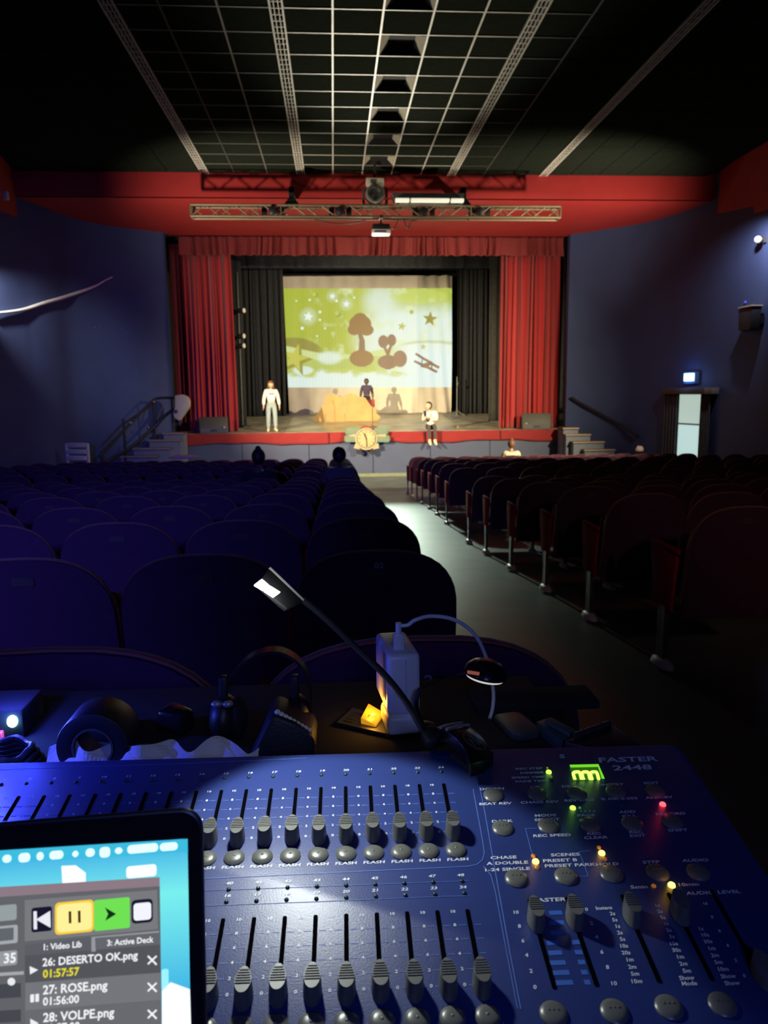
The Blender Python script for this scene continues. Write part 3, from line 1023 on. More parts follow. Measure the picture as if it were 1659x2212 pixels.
M_green = mat('cutout_green', (0.07, 0.19, 0.12), 0.6)
M_sage = mat('cutout_sage', (0.15, 0.165, 0.11), 0.6)
M_cutcream = mat('cutout_cream', (0.34, 0.28, 0.17), 0.6)
M_face = mat('clock_face_paint', (0.40, 0.31, 0.15), 0.6)
wing = lambda x0, y0, x1, y1, q: rrect(x0 + q, y0 + q, x1 - q, y1 - q, 5)
cut(wing(747, 925, 837, 938, -1), 0.02, 0.0, 'upper_wing', M_green)
cut(wing(747, 925, 837, 938, 1.6), 0.012, 0.02, 'upper_wing_panel', M_sage)
cut(wing(745, 941, 841, 954, -1), 0.02, 0.0, 'lower_wing', M_green)
cut(wing(745, 941, 841, 954, 1.6), 0.012, 0.02, 'lower_wing_panel', M_sage)
cut(rrect(750, 936, 835, 944, 2), 0.015, 0.0, 'wing_strut_board', M_sage)
for x0, x1 in ((754, 769), (813, 834)):
    cut([(x0, 942), (x0 + 2, 938), (x0 + 5, 940), (x0 + 8, 937), (x0 + 11, 939), (x1 - 3, 937), (x1, 941), (x1 - 2, 943)], 0.012, 0.034, 'painted_cloud', M_cutcream)
circ = lambda cx, cy_, r, n=28: [(cx + r * math.cos(2 * PI * k / n), cy_ + r * math.sin(2 * PI * k / n)) for k in range(n)]
cut(circ(776, 975, 6.5), 0.03, -0.02, 'wheel', M_black)
cut(circ(805, 976, 6.5), 0.03, -0.02, 'wheel', M_black)
cut([(764, 968), (768, 957), (780, 960), (776, 971), (770, 969)], 0.015, 0.02, 'wheel_fairing', M_cutcream)
cut([(819, 968), (817, 957), (803, 960), (806, 971), (813, 969)], 0.015, 0.02, 'wheel_fairing', M_cutcream)
cut(circ(791, 948, 24), 0.02, 0.03, 'clock_rim', M_cutcream)
cut(circ(791, 947, 20.5), 0.02, 0.05, 'clock_border', mat('clock_ring_olive', (0.10, 0.09, 0.05), 0.6))
cut(circ(791, 947, 19), 0.012, 0.07, 'clock_face', M_face)
M_hand = mat('clock_hand_dark', (0.07, 0.045, 0.015), 0.6)
for k in range(12):
    a = k * PI / 6
    s, c_ = math.sin(a), -math.cos(a)
    q = [(791 + s * 14 - c_ * 0.7, 947 + c_ * 14 + s * 0.7), (791 + s * 14 + c_ * 0.7, 947 + c_ * 14 - s * 0.7), (791 + s * 17.3 + c_ * 0.7, 947 + c_ * 17.3 - s * 0.7), (791 + s * 17.3 - c_ * 0.7, 947 + c_ * 17.3 + s * 0.7)]
    cut(q, 0.006, 0.082, 'hour_mark', M_hand)
cut([(785, 936), (788, 935), (793, 948), (790, 949)], 0.006, 0.09, 'clock_hand', M_hand)
cut([(790.4, 948), (792.2, 948), (794, 964), (791.5, 965)], 0.006, 0.09, 'clock_hand', M_hand)
cut(circ(791, 948, 1.8, 12), 0.008, 0.094, 'hub', M_hand)
cut([(778, 929), (780, 922), (790, 919), (800, 921), (803, 925), (812, 922), (806, 930)], 0.012, 0.02, 'red_pennant', mat('cutout_red', (0.2, 0.03, 0.02), 0.6))
MB().box((-0.35, 0.0, 0.0), (-0.30, 0.13, 0.05)).box((0.30, 0.0, 0.0), (0.35, 0.13, 0.05)).build('hanging_bracket', M_black, t)


# stage monitors
def wedge(name, label, px0, px1, y, flip, py0, py1):
    a, c = P(px0, py1, y), P(px1, py1, y)
    w = (c.x - a.x)
    zb = stz(y)
    t = thing(name, label, 'stage monitor', ((a.x + c.x) / 2, y, zb), rz=rad(-8 if flip else 8))
    hw, h = w / 2, P(px0, py0, y).z - zb
    prof = [(-0.22, 0), (0.2, 0), (0.2, 0.14), (0.02, h), (-0.12, h), (-0.22, 0.16)]
    mb = MB().prism(prof, w, Matrix.Translation((-hw, 0, 0)) @ Matrix(((0, 0, 1, 0), (1, 0, 0, 0), (0, 1, 0, 0), (0, 0, 0, 1))))
    mb.build('cabinet', mat('monitor_black', (0.05, 0.05, 0.042), 0.6, bump=0.2), t, bevel=0.012)
    MB().hexa([(-hw + 0.03, -0.228, 0.02), (hw - 0.03, -0.228, 0.02), (hw - 0.03, -0.218, 0.02), (-hw + 0.03, -0.218, 0.02)],
              [(-hw + 0.03, -0.228, 0.155), (hw - 0.03, -0.228, 0.155), (hw - 0.03, -0.218, 0.155), (-hw + 0.03, -0.218, 0.155)]).build('back_panel', M_greyd, t)
    MB().lathe([(0.035, 0), (0.035, 0.012), (0.02, 0.02)], 14, Matrix.Translation(((hw - 0.12) * (1 if not flip else -1), -0.225, 0.17)) @ Matrix.Rotation(rad(90), 4, 'X')).build('pole_socket', M_steel, t)
    MB().box((-0.09, -0.236, 0.06), (0.09, -0.226, 0.11)).build('carry_handle', M_black, t, bevel=0.004, seg=1)
    return t


wedge('stage_monitor', 'black wedge loudspeaker on the stage in front of the left red curtain', 432, 493, 22.24, False, 901, 934)
wedge('stage_monitor', 'greyish wedge loudspeaker on the stage in front of the right red curtain', 1127, 1187, 22.24, True, 893, 922)

# side lamps on a boom left of the screen
t = thing('boom_stand', 'dark lamp boom with three small lamps beside the left black curtain', 'lamp stand', (P(519, 800, 24.0).x, 24.0, stz(24.0)))
bx = t.location.x
MB().tube([(0, 0.1, 0), (0, 0.1, 4.6)], 0.03, 8).build('pole', M_black, t)
MB().lathe([(0.25, 0), (0.25, 0.03), (0.05, 0.05)], 16, Matrix.Translation((0, 0.1, 0))).build('base', M_black, t)
for py in (671, 726, 747):
    p = P(523, py, 24.0)
    M = Matrix.Translation((p.x - bx, 0, p.z - t.location.z)) @ Matrix.Rotation(rad(60), 4, 'Z') @ Matrix.Rotation(rad(90), 4, 'X')
    lo = MB().lathe([(0.05, -0.16), (0.075, -0.1), (0.075, 0.06), (0.085, 0.07)], 14, M).build('lamp_can', M_greyd, t, smooth=True)
    MB().lathe([(0.07, 0.071), (0.066, 0.08)], 14, M).build('lens', mat('lamp_lens', (0.8, 0.74, 0.6), 0.25), lo)
# thin stand in front of the right black curtain
t = thing('boom_stand', 'thin microphone stand by the right black curtain', 'microphone stand', (P(986, 890, 27.0).x, 26.9, stz(26.9)))
MB().tube([(0, 0, 0), (0, 0, 1.35)], 0.016, 8).tube([(0, 0, 1.0), (0.02, -0.1, 1.15)], 0.02, 6).build('pole', M_grey, t)
MB().tube([(0, 0, 0.18), (0.25, -0.2, 0.0)], 0.012, 6).build('leg', M_grey, t)
MB().tube([(0, 0, 0.18), (-0.25, -0.2, 0.0)], 0.012, 6).build('leg', M_grey, t)
MB().tube([(0, 0, 0.18), (0, 0.28, 0.0)], 0.012, 6).build('leg', M_grey, t)
c = P(988, 918, 22.9)
o = MB().lathe([(0.02, 0), (0.05, 0.0), (0.055, 0.03), (0.03, 0.07), (0.02, 0.08)], 12).build('paper_cup', M_cutcream, smooth=True)
o.location = (c.x, 22.9, stz(22.9))
tag(o, 'small pale cup standing on the stage right of the seated person', 'cup')

# steps at both ends of the stage
M_tread_pale = mat('tread_edge_pale', (0.30, 0.24, 0.18), 0.5)
M_riser = mat('riser_blue_grey', (0.15, 0.17, 0.22), 0.6)


def steps(label, sgn, treads, y0):
    """treads: list of (px_outer, px_inner, py) seen on the cross-plane y0"""
    side = sorted((p.x, p.y) for p in (LPTS if sgn < 0 else RPTS))
    wy = lambda x: float(np.interp(x, [q[0] for q in side], [q[1] for q in side]))
    pts = []
    for a, c, py in treads:
        y = y0
        for _ in range(6):
            xo = P(a, py, y).x
            y = min(y0, wy(xo) - 0.62)
        pts.append((xo, P(c, py, y).x, P((a + c) / 2, py, y).z, y, min(21.84, wy(xo) - 0.06)))
    xc, yc = pts[-1][0], pts[-1][3]
    t = thing('stage_steps', label, 'steps', (xc, yc, -1.16))
    for k, (xo, xi, z, ya, yb) in enumerate(pts):
        x0, x1 = min(xo, xi) - xc, max(xo, xi) - xc
        ya, yb, z = ya - yc, yb - yc, z + 1.16
        MB().box((x0, ya, z - 0.05), (x1, yb, z)).build('tread', M_wood, t, bevel=0.006, seg=1)
        MB().box((x0, ya - 0.008, z - 0.035), (x1, ya + 0.001, z + 0.002)).build('nosing', M_tread_pale, t)
        MB().box((x0 + 0.03, ya + 0.04, 0), (x1 - 0.01, yb, z - 0.05)).build('riser', M_riser, t)


steps('dark wooden steps down from the left end of the stage', -1, [(350, 396, 935), (319, 390, 950), (285, 367, 968), (258, 340, 985), (235, 310, 1003)], 21.35)
steps('dark wooden steps down from the right end of the stage', 1, [(1251, 1216, 924), (1277, 1222, 938), (1307, 1238, 954), (1330, 1262, 971), (1350, 1290, 988)], 21.35)

# black double stair rail on the left
ry = 20.6
_ls = sorted((p.x, p.y) for p in LPTS)
t = thing('stair_railing', 'black double tube railing climbing the left stage steps', 'railing', (P(300, 930, ry).x, ry, -1.16))
o3 = t.location


def rel(px, py, y=20.95):
    yy = y
    for _ in range(6):
        x = P(px, py, yy).x
        yy = min(y, float(np.interp(x, [q[0] for q in _ls], [q[1] for q in _ls])) - 0.72 + (y - 20.95))
    return P(px, py, yy) - o3


MB().tube(smooth_path([rel(215, 985), rel(262, 935), rel(325, 870), rel(345, 860), rel(385, 860)], 5), 0.035, 8).build('top_rail', M_black, t, smooth=True)
MB().tube(smooth_path([rel(225, 1000), rel(280, 968), rel(330, 925), rel(360, 895), rel(385, 880)], 5), 0.045, 8).build('lower_rail', M_black, t, smooth=True)
MB().tube([rel(222, 960), rel(262, 918), rel(320, 880)], 0.02, 8).build('middle_rail', M_black, t)
for x, y0, y1 in ((219, 975, 1010), (266, 905, 1005), (331, 866, 950), (371, 860, 930)):
    a = rel(x, y0)
    MB().tube([a, (a.x, a.y, max(rel(x, y1).z, 0.0))], 0.03, 8).build('post', M_black, t)
for px, py in ((283, 914), (320, 924), (332, 868)):
    MB().ball(rel(px, py, 20.92), 0.045, 10, 6).build('joint_cap', M_steel, t, smooth=True)
MB().tube([rel(353, 876, 20.93), rel(340, 905, 20.93)], 0.02, 8).build('gas_strut', M_steel, t)
# folded platform lift
t = thing('platform_lift', 'pale folded wheelchair platform on the left stair railing', 'stair lift', P(392, 935, 20.85))
o3 = t.location
pf = [(379, 854), (395, 852), (405, 856), (411, 866), (410, 880), (401, 893), (390, 909), (378, 904), (375, 893), (379, 880)]
M_yz = RX
q = [P(x, y, 20.85) - o3 for x, y in pf]
MB().prism([(v.x, v.z) for v in q], 0.22, Matrix.Translation((0, 0.11, 0)) @ RX).build('platform', M_cream, t, bevel=0.03)
q = [P(x, y, 20.72) - o3 for x, y in ((374, 886), (388, 877), (389, 882), (379, 899), (375, 897))]
MB().prism([(v.x, v.z) for v in q], 0.05, Matrix.Translation((0, -0.0, 0)) @ RX).build('safety_flap', M_cream, t, bevel=0.01)
a = P(380, 889, 20.68) - o3
MB().lathe([(0.05, 0), (0.05, 0.02), (0.03, 0.02)], 14, Matrix.Translation(a) @ RX).build('knob', M_greyd, t)
a = P(388, 909, 20.85) - o3
MB().bar((a.x, 0.0, a.z + 0.02), (a.x, 0.0, a.z - 0.12), 0.05).bar((a.x, 0.0, a.z + 0.3), (a.x - 0.06, 0.2, a.z + 0.3), 0.06).build('carriage_arm', M_greyd, t)

# handrail on the right-hand wall
p0, tn0, nr0 = wallhit(1237, 860, RPTS, 0.09)
pts = [wallhit(x, y, RPTS, 0.09)[0] for x, y in ((1237, 858), (1252, 868), (1290, 888), (1330, 910), (1352, 922), (1380, 942))]
t = thing('wall_handrail', 'dark sloping handrail on the blue wall right of the stage', 'handrail', pts[0])
MB().tube([p - pts[0] for p in pts], 0.035, 8).build('rail', M_black, t, smooth=True)
for k in (1, 3, 5):
    pw = wallhit([1237, 1252, 1290, 1330, 1352, 1380][k], [858, 868, 888, 910, 922, 942][k], RPTS, 0.0)[0]
    MB().tube([pts[k] - pts[0], pw - pts[0]], 0.02, 6).build('bracket', M_black, t)

# ================================================================== EXIT DOOR ON THE RIGHT-HAND WALL
pa, ta, na = wallhit(1473, 900, RPTS)
pb, tb, nb_ = wallhit(1521, 900, RPTS)
mid = (pa + pb) / 2
tx = (pa - pb)
tx.z = 0
wd = tx.length
tx.normalize()
nz_ = Vector((-tx.y, tx.x, 0))
if nz_.dot(Vector((1, 0, 0))) > 0:
    nz_ = -nz_
zd0 = fz(mid.y)
ztopd = P(1497, 852, mid.y).z
# local frame: x along the wall towards the stage, y into the room, z up
DM = frame(Vector((mid.x, mid.y, zd0)), tx, nz_, Vector((0, 0, 1)))
door = bpy.data.objects.new('door_1', None)
COL.objects.link(door)
door.matrix_world = DM
door['kind'] = 'structure'
hd = ztopd - zd0
M_daylit = mat('frosted_lit_glass', (0.7, 0.8, 0.75), 0.4, emit=(0.50, 0.68, 0.60), strength=0.75)
M_daylit2 = mat('frosted_lit_glass_low', (0.7, 0.85, 0.82), 0.4, emit=(0.55, 0.80, 0.78), strength=0.78)
sp = P(1497, 916, mid.y).z - zd0
MB().box((-wd / 2, 0.06, sp + 0.02), (wd / 2, 0.09, hd)).build('glass_pane', M_daylit, door)
MB().box((-wd / 2, 0.06, 0.02), (wd / 2, 0.09, sp - 0.02)).build('glass_pane', M_daylit2, door)
MB().box((-wd / 2, 0.06, sp - 0.02), (wd / 2, 0.098, sp + 0.02)).build('push_bar', mat('push_bar_grey', (0.4, 0.45, 0.43), 0.4), door)
MB().box((wd / 2, 0.0, 0), (wd / 2 + 0.09, 0.09, hd + 0.05)).box((-wd / 2 - 0.09, 0.0, 0), (-wd / 2, 0.09, hd + 0.05)).box((-wd / 2 - 0.09, 0.0, hd), (wd / 2 + 0.09, 0.09, hd + 0.05)).build('door_frame', mat('door_frame_blue', (0.05, 0.09, 0.22), 0.5), door)
# curtain box and the two dark curtains
pl_, _, _ = wallhit(1441, 845, RPTS)
pr_, _, _ = wallhit(1552, 845, RPTS)
xa = (pl_ - mid).dot(tx)
xb_ = (pr_ - mid).dot(tx)
t = thing('curtain_box', 'brown wooden curtain box over the glowing exit door', 'pelmet box', M=DM.copy())
zt = P(1497, 838, mid.y).z - zd0
MB().box((xb_, 0.10, hd + 0.01), (xa, 0.20, zt)).build('front_board', mat('box_brown', (0.10, 0.075, 0.06), 0.6), t, bevel=0.01)
MB().box((xb_ - 0.02, 0.0, hd + 0.01), (xb_ + 0.25, 0.22, zt)).build('end_board', mat('box_pale_end', (0.22, 0.19, 0.16), 0.6), t, bevel=0.01)
MB().box((xb_, 0.0, hd + 0.01), (xa, 0.10, zt)).build('back_board', M_wood, t)
M_dc = mat('door_curtain_grey', (0.10, 0.10, 0.09), 0.95, var=0.2)
for nm, a, c, lb in (('door_curtain', wd / 2 + 0.02, xa - 0.05, 'grey curtain drawn to the stage side of the exit door'), ('door_curtain', xb_ + 0.12, -wd / 2 - 0.02, 'grey curtain drawn to the near side of the exit door')):
    cx = (a + c) / 2
    o = MB().grid(lambda u, v: (a + (c - a) * u - cx, 0.125 + 0.028 * math.sin(u * 28) * (0.7 + 0.3 * v), hd - 0.0 - (hd - 0.03) * v), 40, 10).build(nm, M_dc, smooth=True, solid=0.012)
    o.matrix_world = DM @ Matrix.Translation((cx, 0, 0))
    tag(o, lb, 'curtain')
# exit sign
ps, ts_, ns_ = wallhit(1497, 818, RPTS)
SM = frame(ps, ts_ if ts_.y > 0 else -ts_, ns_, Vector((0, 0, 1)))
t = thing('exit_sign', 'small glowing blue white exit light above the curtain box', 'exit sign', M=SM)
MB().box((-0.24, 0.0, -0.12), (0.24, 0.10, 0.16)).build('case', mat('exit_case', (0.1, 0.2, 0.5), 0.4), t, bevel=0.01)
MB().box((-0.20, 0.10, -0.06), (0.20, 0.125, 0.13)).build('diffuser', mat('exit_glow', (0.7, 0.9, 1), 0.4, emit=(0.45, 0.85, 1.0), strength=2.2), t, bevel=0.01)
ll = lamp('exit_sign_light', 'POINT', ps + ns_ * 0.28 + Vector((0, 0, 0.03)), 5.0, (0.15, 0.4, 1.0), size=0.08)

# ================================================================== FIXTURES ON THE SIDE WALLS
pw, tw, nw = wallhit(1652, 690, RPTS, 0.02)
t = thing('wall_loudspeaker', 'dark loudspeaker bracketed on the right wall, its top lit', 'loudspeaker', M=frame(pw, -tw if tw.y > 0 else tw, nw, Vector((0, 0, 1))))
z0, z1 = P(1640, 713, pw.y).z - pw.z, P(1640, 662, pw.y).z - pw.z
MB().hexa([(-0.5, 0.06, z0), (-0.02, 0.06, z0), (-0.04, 0.26, z0 + 0.02), (-0.5, 0.26, z0 + 0.02)], [(-0.5, 0.06, z1), (0.0, 0.06, z1), (0.0, 0.28, z1 - 0.01), (-0.5, 0.28, z1 - 0.01)]).build('cabinet', mat('speaker_navy_black', (0.022, 0.020, 0.030), 0.6), t, bevel=0.015)
MB().box((-0.5, 0.04, z1 + 0.002), (0.02, 0.30, z1 + 0.03)).build('lit_top', mat('speaker_top_lit', (0.55, 0.45, 0.34), 0.6), t, bevel=0.008)  # lamp light on the speaker's top, put into a pale slab
MB().box((-0.2, -0.02, -0.08), (0.0, 0.06, 0.08)).build('bracket', M_black, t)
pw, tw, nw = wallhit(1654, 518, RPTS, 0.0)
t = thing('wall_lamp', 'small pale globe lamp high on the right wall', 'wall lamp', M=frame(pw, -tw if tw.y > 0 else tw, nw, Vector((0, 0, 1))))
MB().box((-0.06, 0.0, -0.06), (0.06, 0.05, 0.06)).tube([(0, 0.05, 0), (0, 0.12, 0)], 0.02, 8).build('bracket', M_greyd, t)
MB().ball((0, 0.17, 0), 0.075, 14, 10).build('globe', mat('opal_globe', (0.75, 0.73, 0.68), 0.4), t, smooth=True)
pw, tw, nw = wallhit(1611, 653, RPTS, 0.0)
o = MB().ball((0, 0, 0), 0.03, 10, 6).build('indicator_light', mat('blue_dot', (0.1, 0.1, 0.6), 0.4, emit=(0.05, 0.03, 0.5), strength=0.6), smooth=True)
o.location = pw + nw * 0.01
tag(o, 'tiny blue indicator light on the right wall above the loudspeaker', 'light')
# white cable on the left wall
pts = []
for x, y in ((-20, 676), (0, 675), (35, 671), (60, 665), (90, 655), (125, 645), (150, 637), (180, 627), (205, 617), (225, 606), (240, 599)):
    hit = wallhit(x, y, LPTS, 0.05)
    pts.append(hit[0])
o = MB().tube(smooth_path(pts, 5), [0.016 + 0.026 * math.sin(PI * min(1, k / 46)) for k in range(51)], 8).build('white_cable', mat('white_cable', (0.85, 0.82, 0.72), 0.4), smooth=True)
tag(o, 'white cable sagging along the blue left wall', 'cable')
for x, y in ((205, 708), (217.5, 708.5), (262, 710.5)):
    hit = wallhit(x, y, LPTS, 0.0)
    mb = MB().ball(hit[0], 0.025, 8, 6)
    mb.build('bolt', M_steel, wall_left, smooth=True)
# junction box and pipe on the left bulkhead
a = P(10, 423, 16.9)
t = thing('junction_box', 'small white junction box with a bent pipe on the left red bulkhead', 'junction box', (a.x, a.y, a.z))
MB().box((-0.02, -0.09, -0.08), (0.08, 0.05, 0.08)).build('box', M_cream, t, bevel=0.01)
MB().tube(smooth_path([(0.0, -0.02, 0.0), (-0.03, -0.16, -0.10), (-0.05, -0.2, 0.05), (-0.06, -0.16, 0.16), (-0.06, -0.3, 0.2)], 5), 0.018, 8).build('pipe', M_cream, t, smooth=True)

# pale armchair against the left wall, white cloth and bag on the seats
def armchair():
    y = 18.35
    c = P(156, 990, y)
    zf = -1.16
    t = thing('armchair', 'pale slatted armchair standing by the left wall behind the seats', 'armchair', (c.x, y, zf), rz=rad(-14))
    h = P(156, 959, y).z - zf
    MB().box((-0.27, -0.28, 0.40), (0.27, 0.26, 0.50)).build('seat', M_cream, t, bevel=0.03)
    for k in range(3):
        z = h - 0.10 - 0.15 * k
        MB().box((-0.24, 0.20 - 0.02 * k, z), (0.24, 0.26 - 0.02 * k, z + 0.11)).build('back_slat', M_cream, t, bevel=0.015)
    for s in (-1, 1):
        MB().box((s * 0.27 - 0.03, 0.2, 0.3), (s * 0.27 + 0.03, 0.26, h)).build('back_post', M_cream, t, bevel=0.01)
        MB().box((s * 0.30 - 0.04, -0.3, 0.62), (s * 0.30 + 0.04, 0.25, 0.67)).build('armrest', M_cream, t, bevel=0.015)
        for yy in (-0.25, 0.22):
            MB().box((s * 0.28 - 0.03, yy - 0.03, 0), (s * 0.28 + 0.03, yy + 0.03, 0.62)).build('leg', M_cream, t)


armchair()

# ================================================================== SEATS
def seat_outline(hw, z0, zs, ztop, n=10, e=2.7):
    """rounded top, straight sides (x, z)"""
    pts = [(-hw, z0), (hw, z0)]
    for k in range(n + 1):
        a = PI / 2 * k / n
        pts.append((hw * math.cos(a) ** (2 / e), zs + (ztop - zs) * math.sin(a) ** (2 / e)))
    for k in range(1, n + 1):
        a = PI / 2 * (1 - k / n)
        pts.append((-hw * math.cos(a) ** (2 / e), zs + (ztop - zs) * math.sin(a) ** (2 / e)))
    return pts


ST = 0.88
M_pipe = mat('seat_piping', (0.26, 0.10, 0.06), 0.5)


def lean(M=None):
    # (x, z, depth) -> back leaning away from the sitter
    return Matrix(((1, 0, 0, 0), (0, -0.20, 1, 0.20 * ST), (0, 1, 0, 0), (0, 0, 0, 1)))


def make_seat(side, hw=0.262, label='x'):
    """side: +1 aisle panel on +x, -1 on -x. Origin on the floor under the top of the back."""
    t = thing('theatre_seat', label, 'theatre seat')
    o1, o2 = seat_outline(hw, 0.40, 0.66, ST), seat_outline(hw - 0.03, 0.42, 0.60, ST - 0.10)
    o1b = seat_outline(hw - 0.006, 0.41, 0.64, ST - 0.035)
    LM = lean()
    mb = MB()
    n = len(o1)
    vs = [(x, z, 0.003) for x, z in o1] + [(x, z, 0.012) for x, z in o1] + [(x, z, 0.050) for x, z in o1b] + [(x, z, 0.085) for x, z in o2]
    fs = [tuple(range(n - 1, -1, -1)), tuple(range(3 * n, 4 * n))]
    for r in range(3):
        fs += [(r * n + i, r * n + (i + 1) % n, (r + 1) * n + (i + 1) % n, (r + 1) * n + i) for i in range(n)]
    mb.add(vs, fs, LM)
    mb.build('backrest', M_seat, t, smooth=True)
    o3 = seat_outline(hw - 0.003, 0.30, 0.658, ST - 0.004)
    MB().prism(o3, 0.016, LM @ Matrix.Translation((0, 0, -0.014))).build('back_shell', M_shell, t, smooth=True)
    arch = [LM @ Vector((px, pz, -0.002)) for px, pz in seat_outline(hw - 0.003, 0.5, 0.66, ST - 0.002, 8)[1:]]
    MB().tube(arch + [LM @ Vector((-hw + 0.003, 0.5, -0.002))], 0.0027, 5).build('piping', M_pipe, t, smooth=True)
    # tip-up seat, folded
    MB().hexa([(-hw + 0.03, 0.20, 0.36), (hw - 0.03, 0.20, 0.36), (hw - 0.035, 0.32, 0.40), (-hw + 0.035, 0.32, 0.40)],
              [(-hw + 0.03, 0.16, 0.70), (hw - 0.03, 0.16, 0.70), (hw - 0.03, 0.25, 0.72), (-hw + 0.03, 0.25, 0.72)]).build('seat', M_seat, t, bevel=0.03)
    x0, x1 = (hw - 0.014, hw + 0.0105) if side > 0 else (-hw - 0.0105, -hw + 0.014)
    pf = [(0.21, 0.30), (0.42, 0.30), (0.48, 0.58), (0.47, 0.62), (0.42, 0.64), (0.32, 0.625), (0.16, 0.60)]
    MYZ = Matrix(((0, 0, 1, 0), (1, 0, 0, 0), (0, 1, 0, 0), (0, 0, 0, 1)))
    MB().prism(pf, x1 - x0, Matrix.Translation((x0, 0, 0)) @ MYZ).build('side_panel', M_seatside, t, bevel=0.012)
    MB().box((x0, 0.15, 0.615), (x1 + 0.001, 0.48, 0.645)).build('armrest', M_seatside, t, bevel=0.01)
    xc = (x0 + x1) / 2
    lg = MB().box((xc - 0.013, 0.26, 0.0), (xc + 0.013, 0.315, 0.32)).box((xc - 0.010, 0.33, 0.0), (xc + 0.010, 0.35, 0.32)).build('leg', M_leg, t)
    vs = []
    ft = MB().ball((xc, 0.29, 0.0), (0.045, 0.115, 0.042), 10, 6, fn=lambda q: Vector((q.x, q.y, max(q.z, 0.0))))
    ft.build('foot', M_foot, lg, smooth=True)
    MB().prism(rrect(-0.032, ST - 0.085, 0.032, ST - 0.058, 0.008), 0.004, LM @ Matrix.Translation((0, 0, -0.019))).build('number_plate', M_plate, t)
    return t


def move(o, x, y, z=None):
    o.location = (x, y, fz(y) if z is None else z)


LROWS = [2.3, 3.3, 4.35, 5.45, 6.55, 7.65, 8.75, 9.85, 11.3, 12.4, 13.5, 14.6, 15.6, 16.6, 17.5]
RROWS = [2.5, 3.50, 4.66, 5.75, 6.98, 8.22, 9.36, 11.3, 12.4, 13.45, 14.6, 15.6, 16.65, 17.6]


def lwall(y):
    return float(np.interp(y, [p[1] for p in LW], [p[0] for p in LW]))


def rwall(y):
    return float(np.interp(y, [p[1] for p in RW], [p[0] for p in RW]))


NUMW = []
first = make_seat(1, 0.2575, 'dark theatre seat right behind the tall white power adapter')
move(first, 0.118, 1.08)
s2 = copy_tree(first)
s2['label'] = 'blue lit dark theatre seat right behind the round headphones'
move(s2, -0.412, 1.08)
s2 = None
protoL = make_seat(1, 0.2575)
n_left = 0
seats = {}
for i, y in enumerate(LROWS):
    x = 0.12
    k = 0
    while True:
        if x < -0.45 * y - 0.25 or x - 0.30 < lwall(y) + 0.45:
            break
        s = protoL if n_left == 0 else copy_tree(protoL)
        s['label'] = 'dark red theatre seat left of aisle, %s row from the console, %s from the aisle' % (ORD[i + 1], ORD[k])
        s['group'] = 'theatre seats left of the aisle'
        move(s, x, y)
        seats[(i, k)] = s
        n_left += 1
        k += 1
        x -= 0.527
protoR = make_seat(-1, 0.2605)
n_right = 0
for i, y in enumerate(RROWS):
    x = 1.71 + 0.255
    k = 0
    while True:
        if x > 0.568 * y + 0.35 or x + 0.30 > rwall(y) - 0.35:
            break
        s = protoR if n_right == 0 else copy_tree(protoR)
        s['label'] = 'red theatre seat right of aisle, %s row from the console, %s from the aisle' % (ORD[i], ORD[k])
        s['group'] = 'theatre seats right of the aisle'
        move(s, x, y)
        n_right += 1
        k += 1
        x += 0.535
print('SEATS', n_left + 2, n_right)

# printed seat numbers that can be read
M_num = mat('number_paint_grey', (0.35, 0.33, 0.34), 0.5)


def number_on(seat, txt, px, py, h):
    mb = MB()
    LM = lean()
    # back faces -y: mirror x so that the figures read from behind
    put_text(mb, txt, px, py, h, 0.0, 1.15)
    vs = [LM @ Vector((x, y, -0.024)) for x, y, z in mb.v]
    m2 = MB().add(vs, mb.f)
    m2.build('seat_number', M_num, seat)


def back_local(seat, px, py, ydepth):
    p = P(px, py, ydepth)
    return p.x - seat.location.x, (p.z - seat.location.z)


x, z = back_local(first, 912, 1465, 1.08)
number_on(first, '2', x + 0.008, z, 0.017)
x, z = back_local(seats[(0, 0)], 818, 1225, 2.3)
number_on(seats[(0, 0)], '02', x, ST - 0.045, 0.018)

# white things left on the seats
def soft_heap(name, label, cat, c, sx, sy, sz, m, seed):
    r = random.Random(seed)
    ph = [r.uniform(0, 6) for _ in range(4)]
    o = MB().ball((0, 0, 0), (sx, sy, sz), 18, 9, fn=lambda q: Vector((q.x * (1 + 0.12 * math.sin(5 * q.y + ph[0])), q.y, max(-0.35, q.z) * (1 + 0.3 * math.sin(6 * q.x + ph[1]) * math.cos(5 * q.y + ph[2]))))).build(name, m, smooth=True)
    o.location = c
    tag(o, label, cat)
    return o


c = P(395, 989, 17.45)
soft_heap('white_coat', 'crumpled white coat lying over the far left seat backs', 'coat', (c.x, 17.5, c.z), 0.33, 0.12, 0.06, mat('white_coat', (0.75, 0.66, 0.52), 0.9), 2)
c = P(1382, 972, 17.6)
soft_heap('white_bag', 'small white bag on a far seat back near the exit door', 'bag', (c.x, 17.62, c.z), 0.09, 0.08, 0.09, mat('white_bag', (0.55, 0.42, 0.38), 0.8), 4)


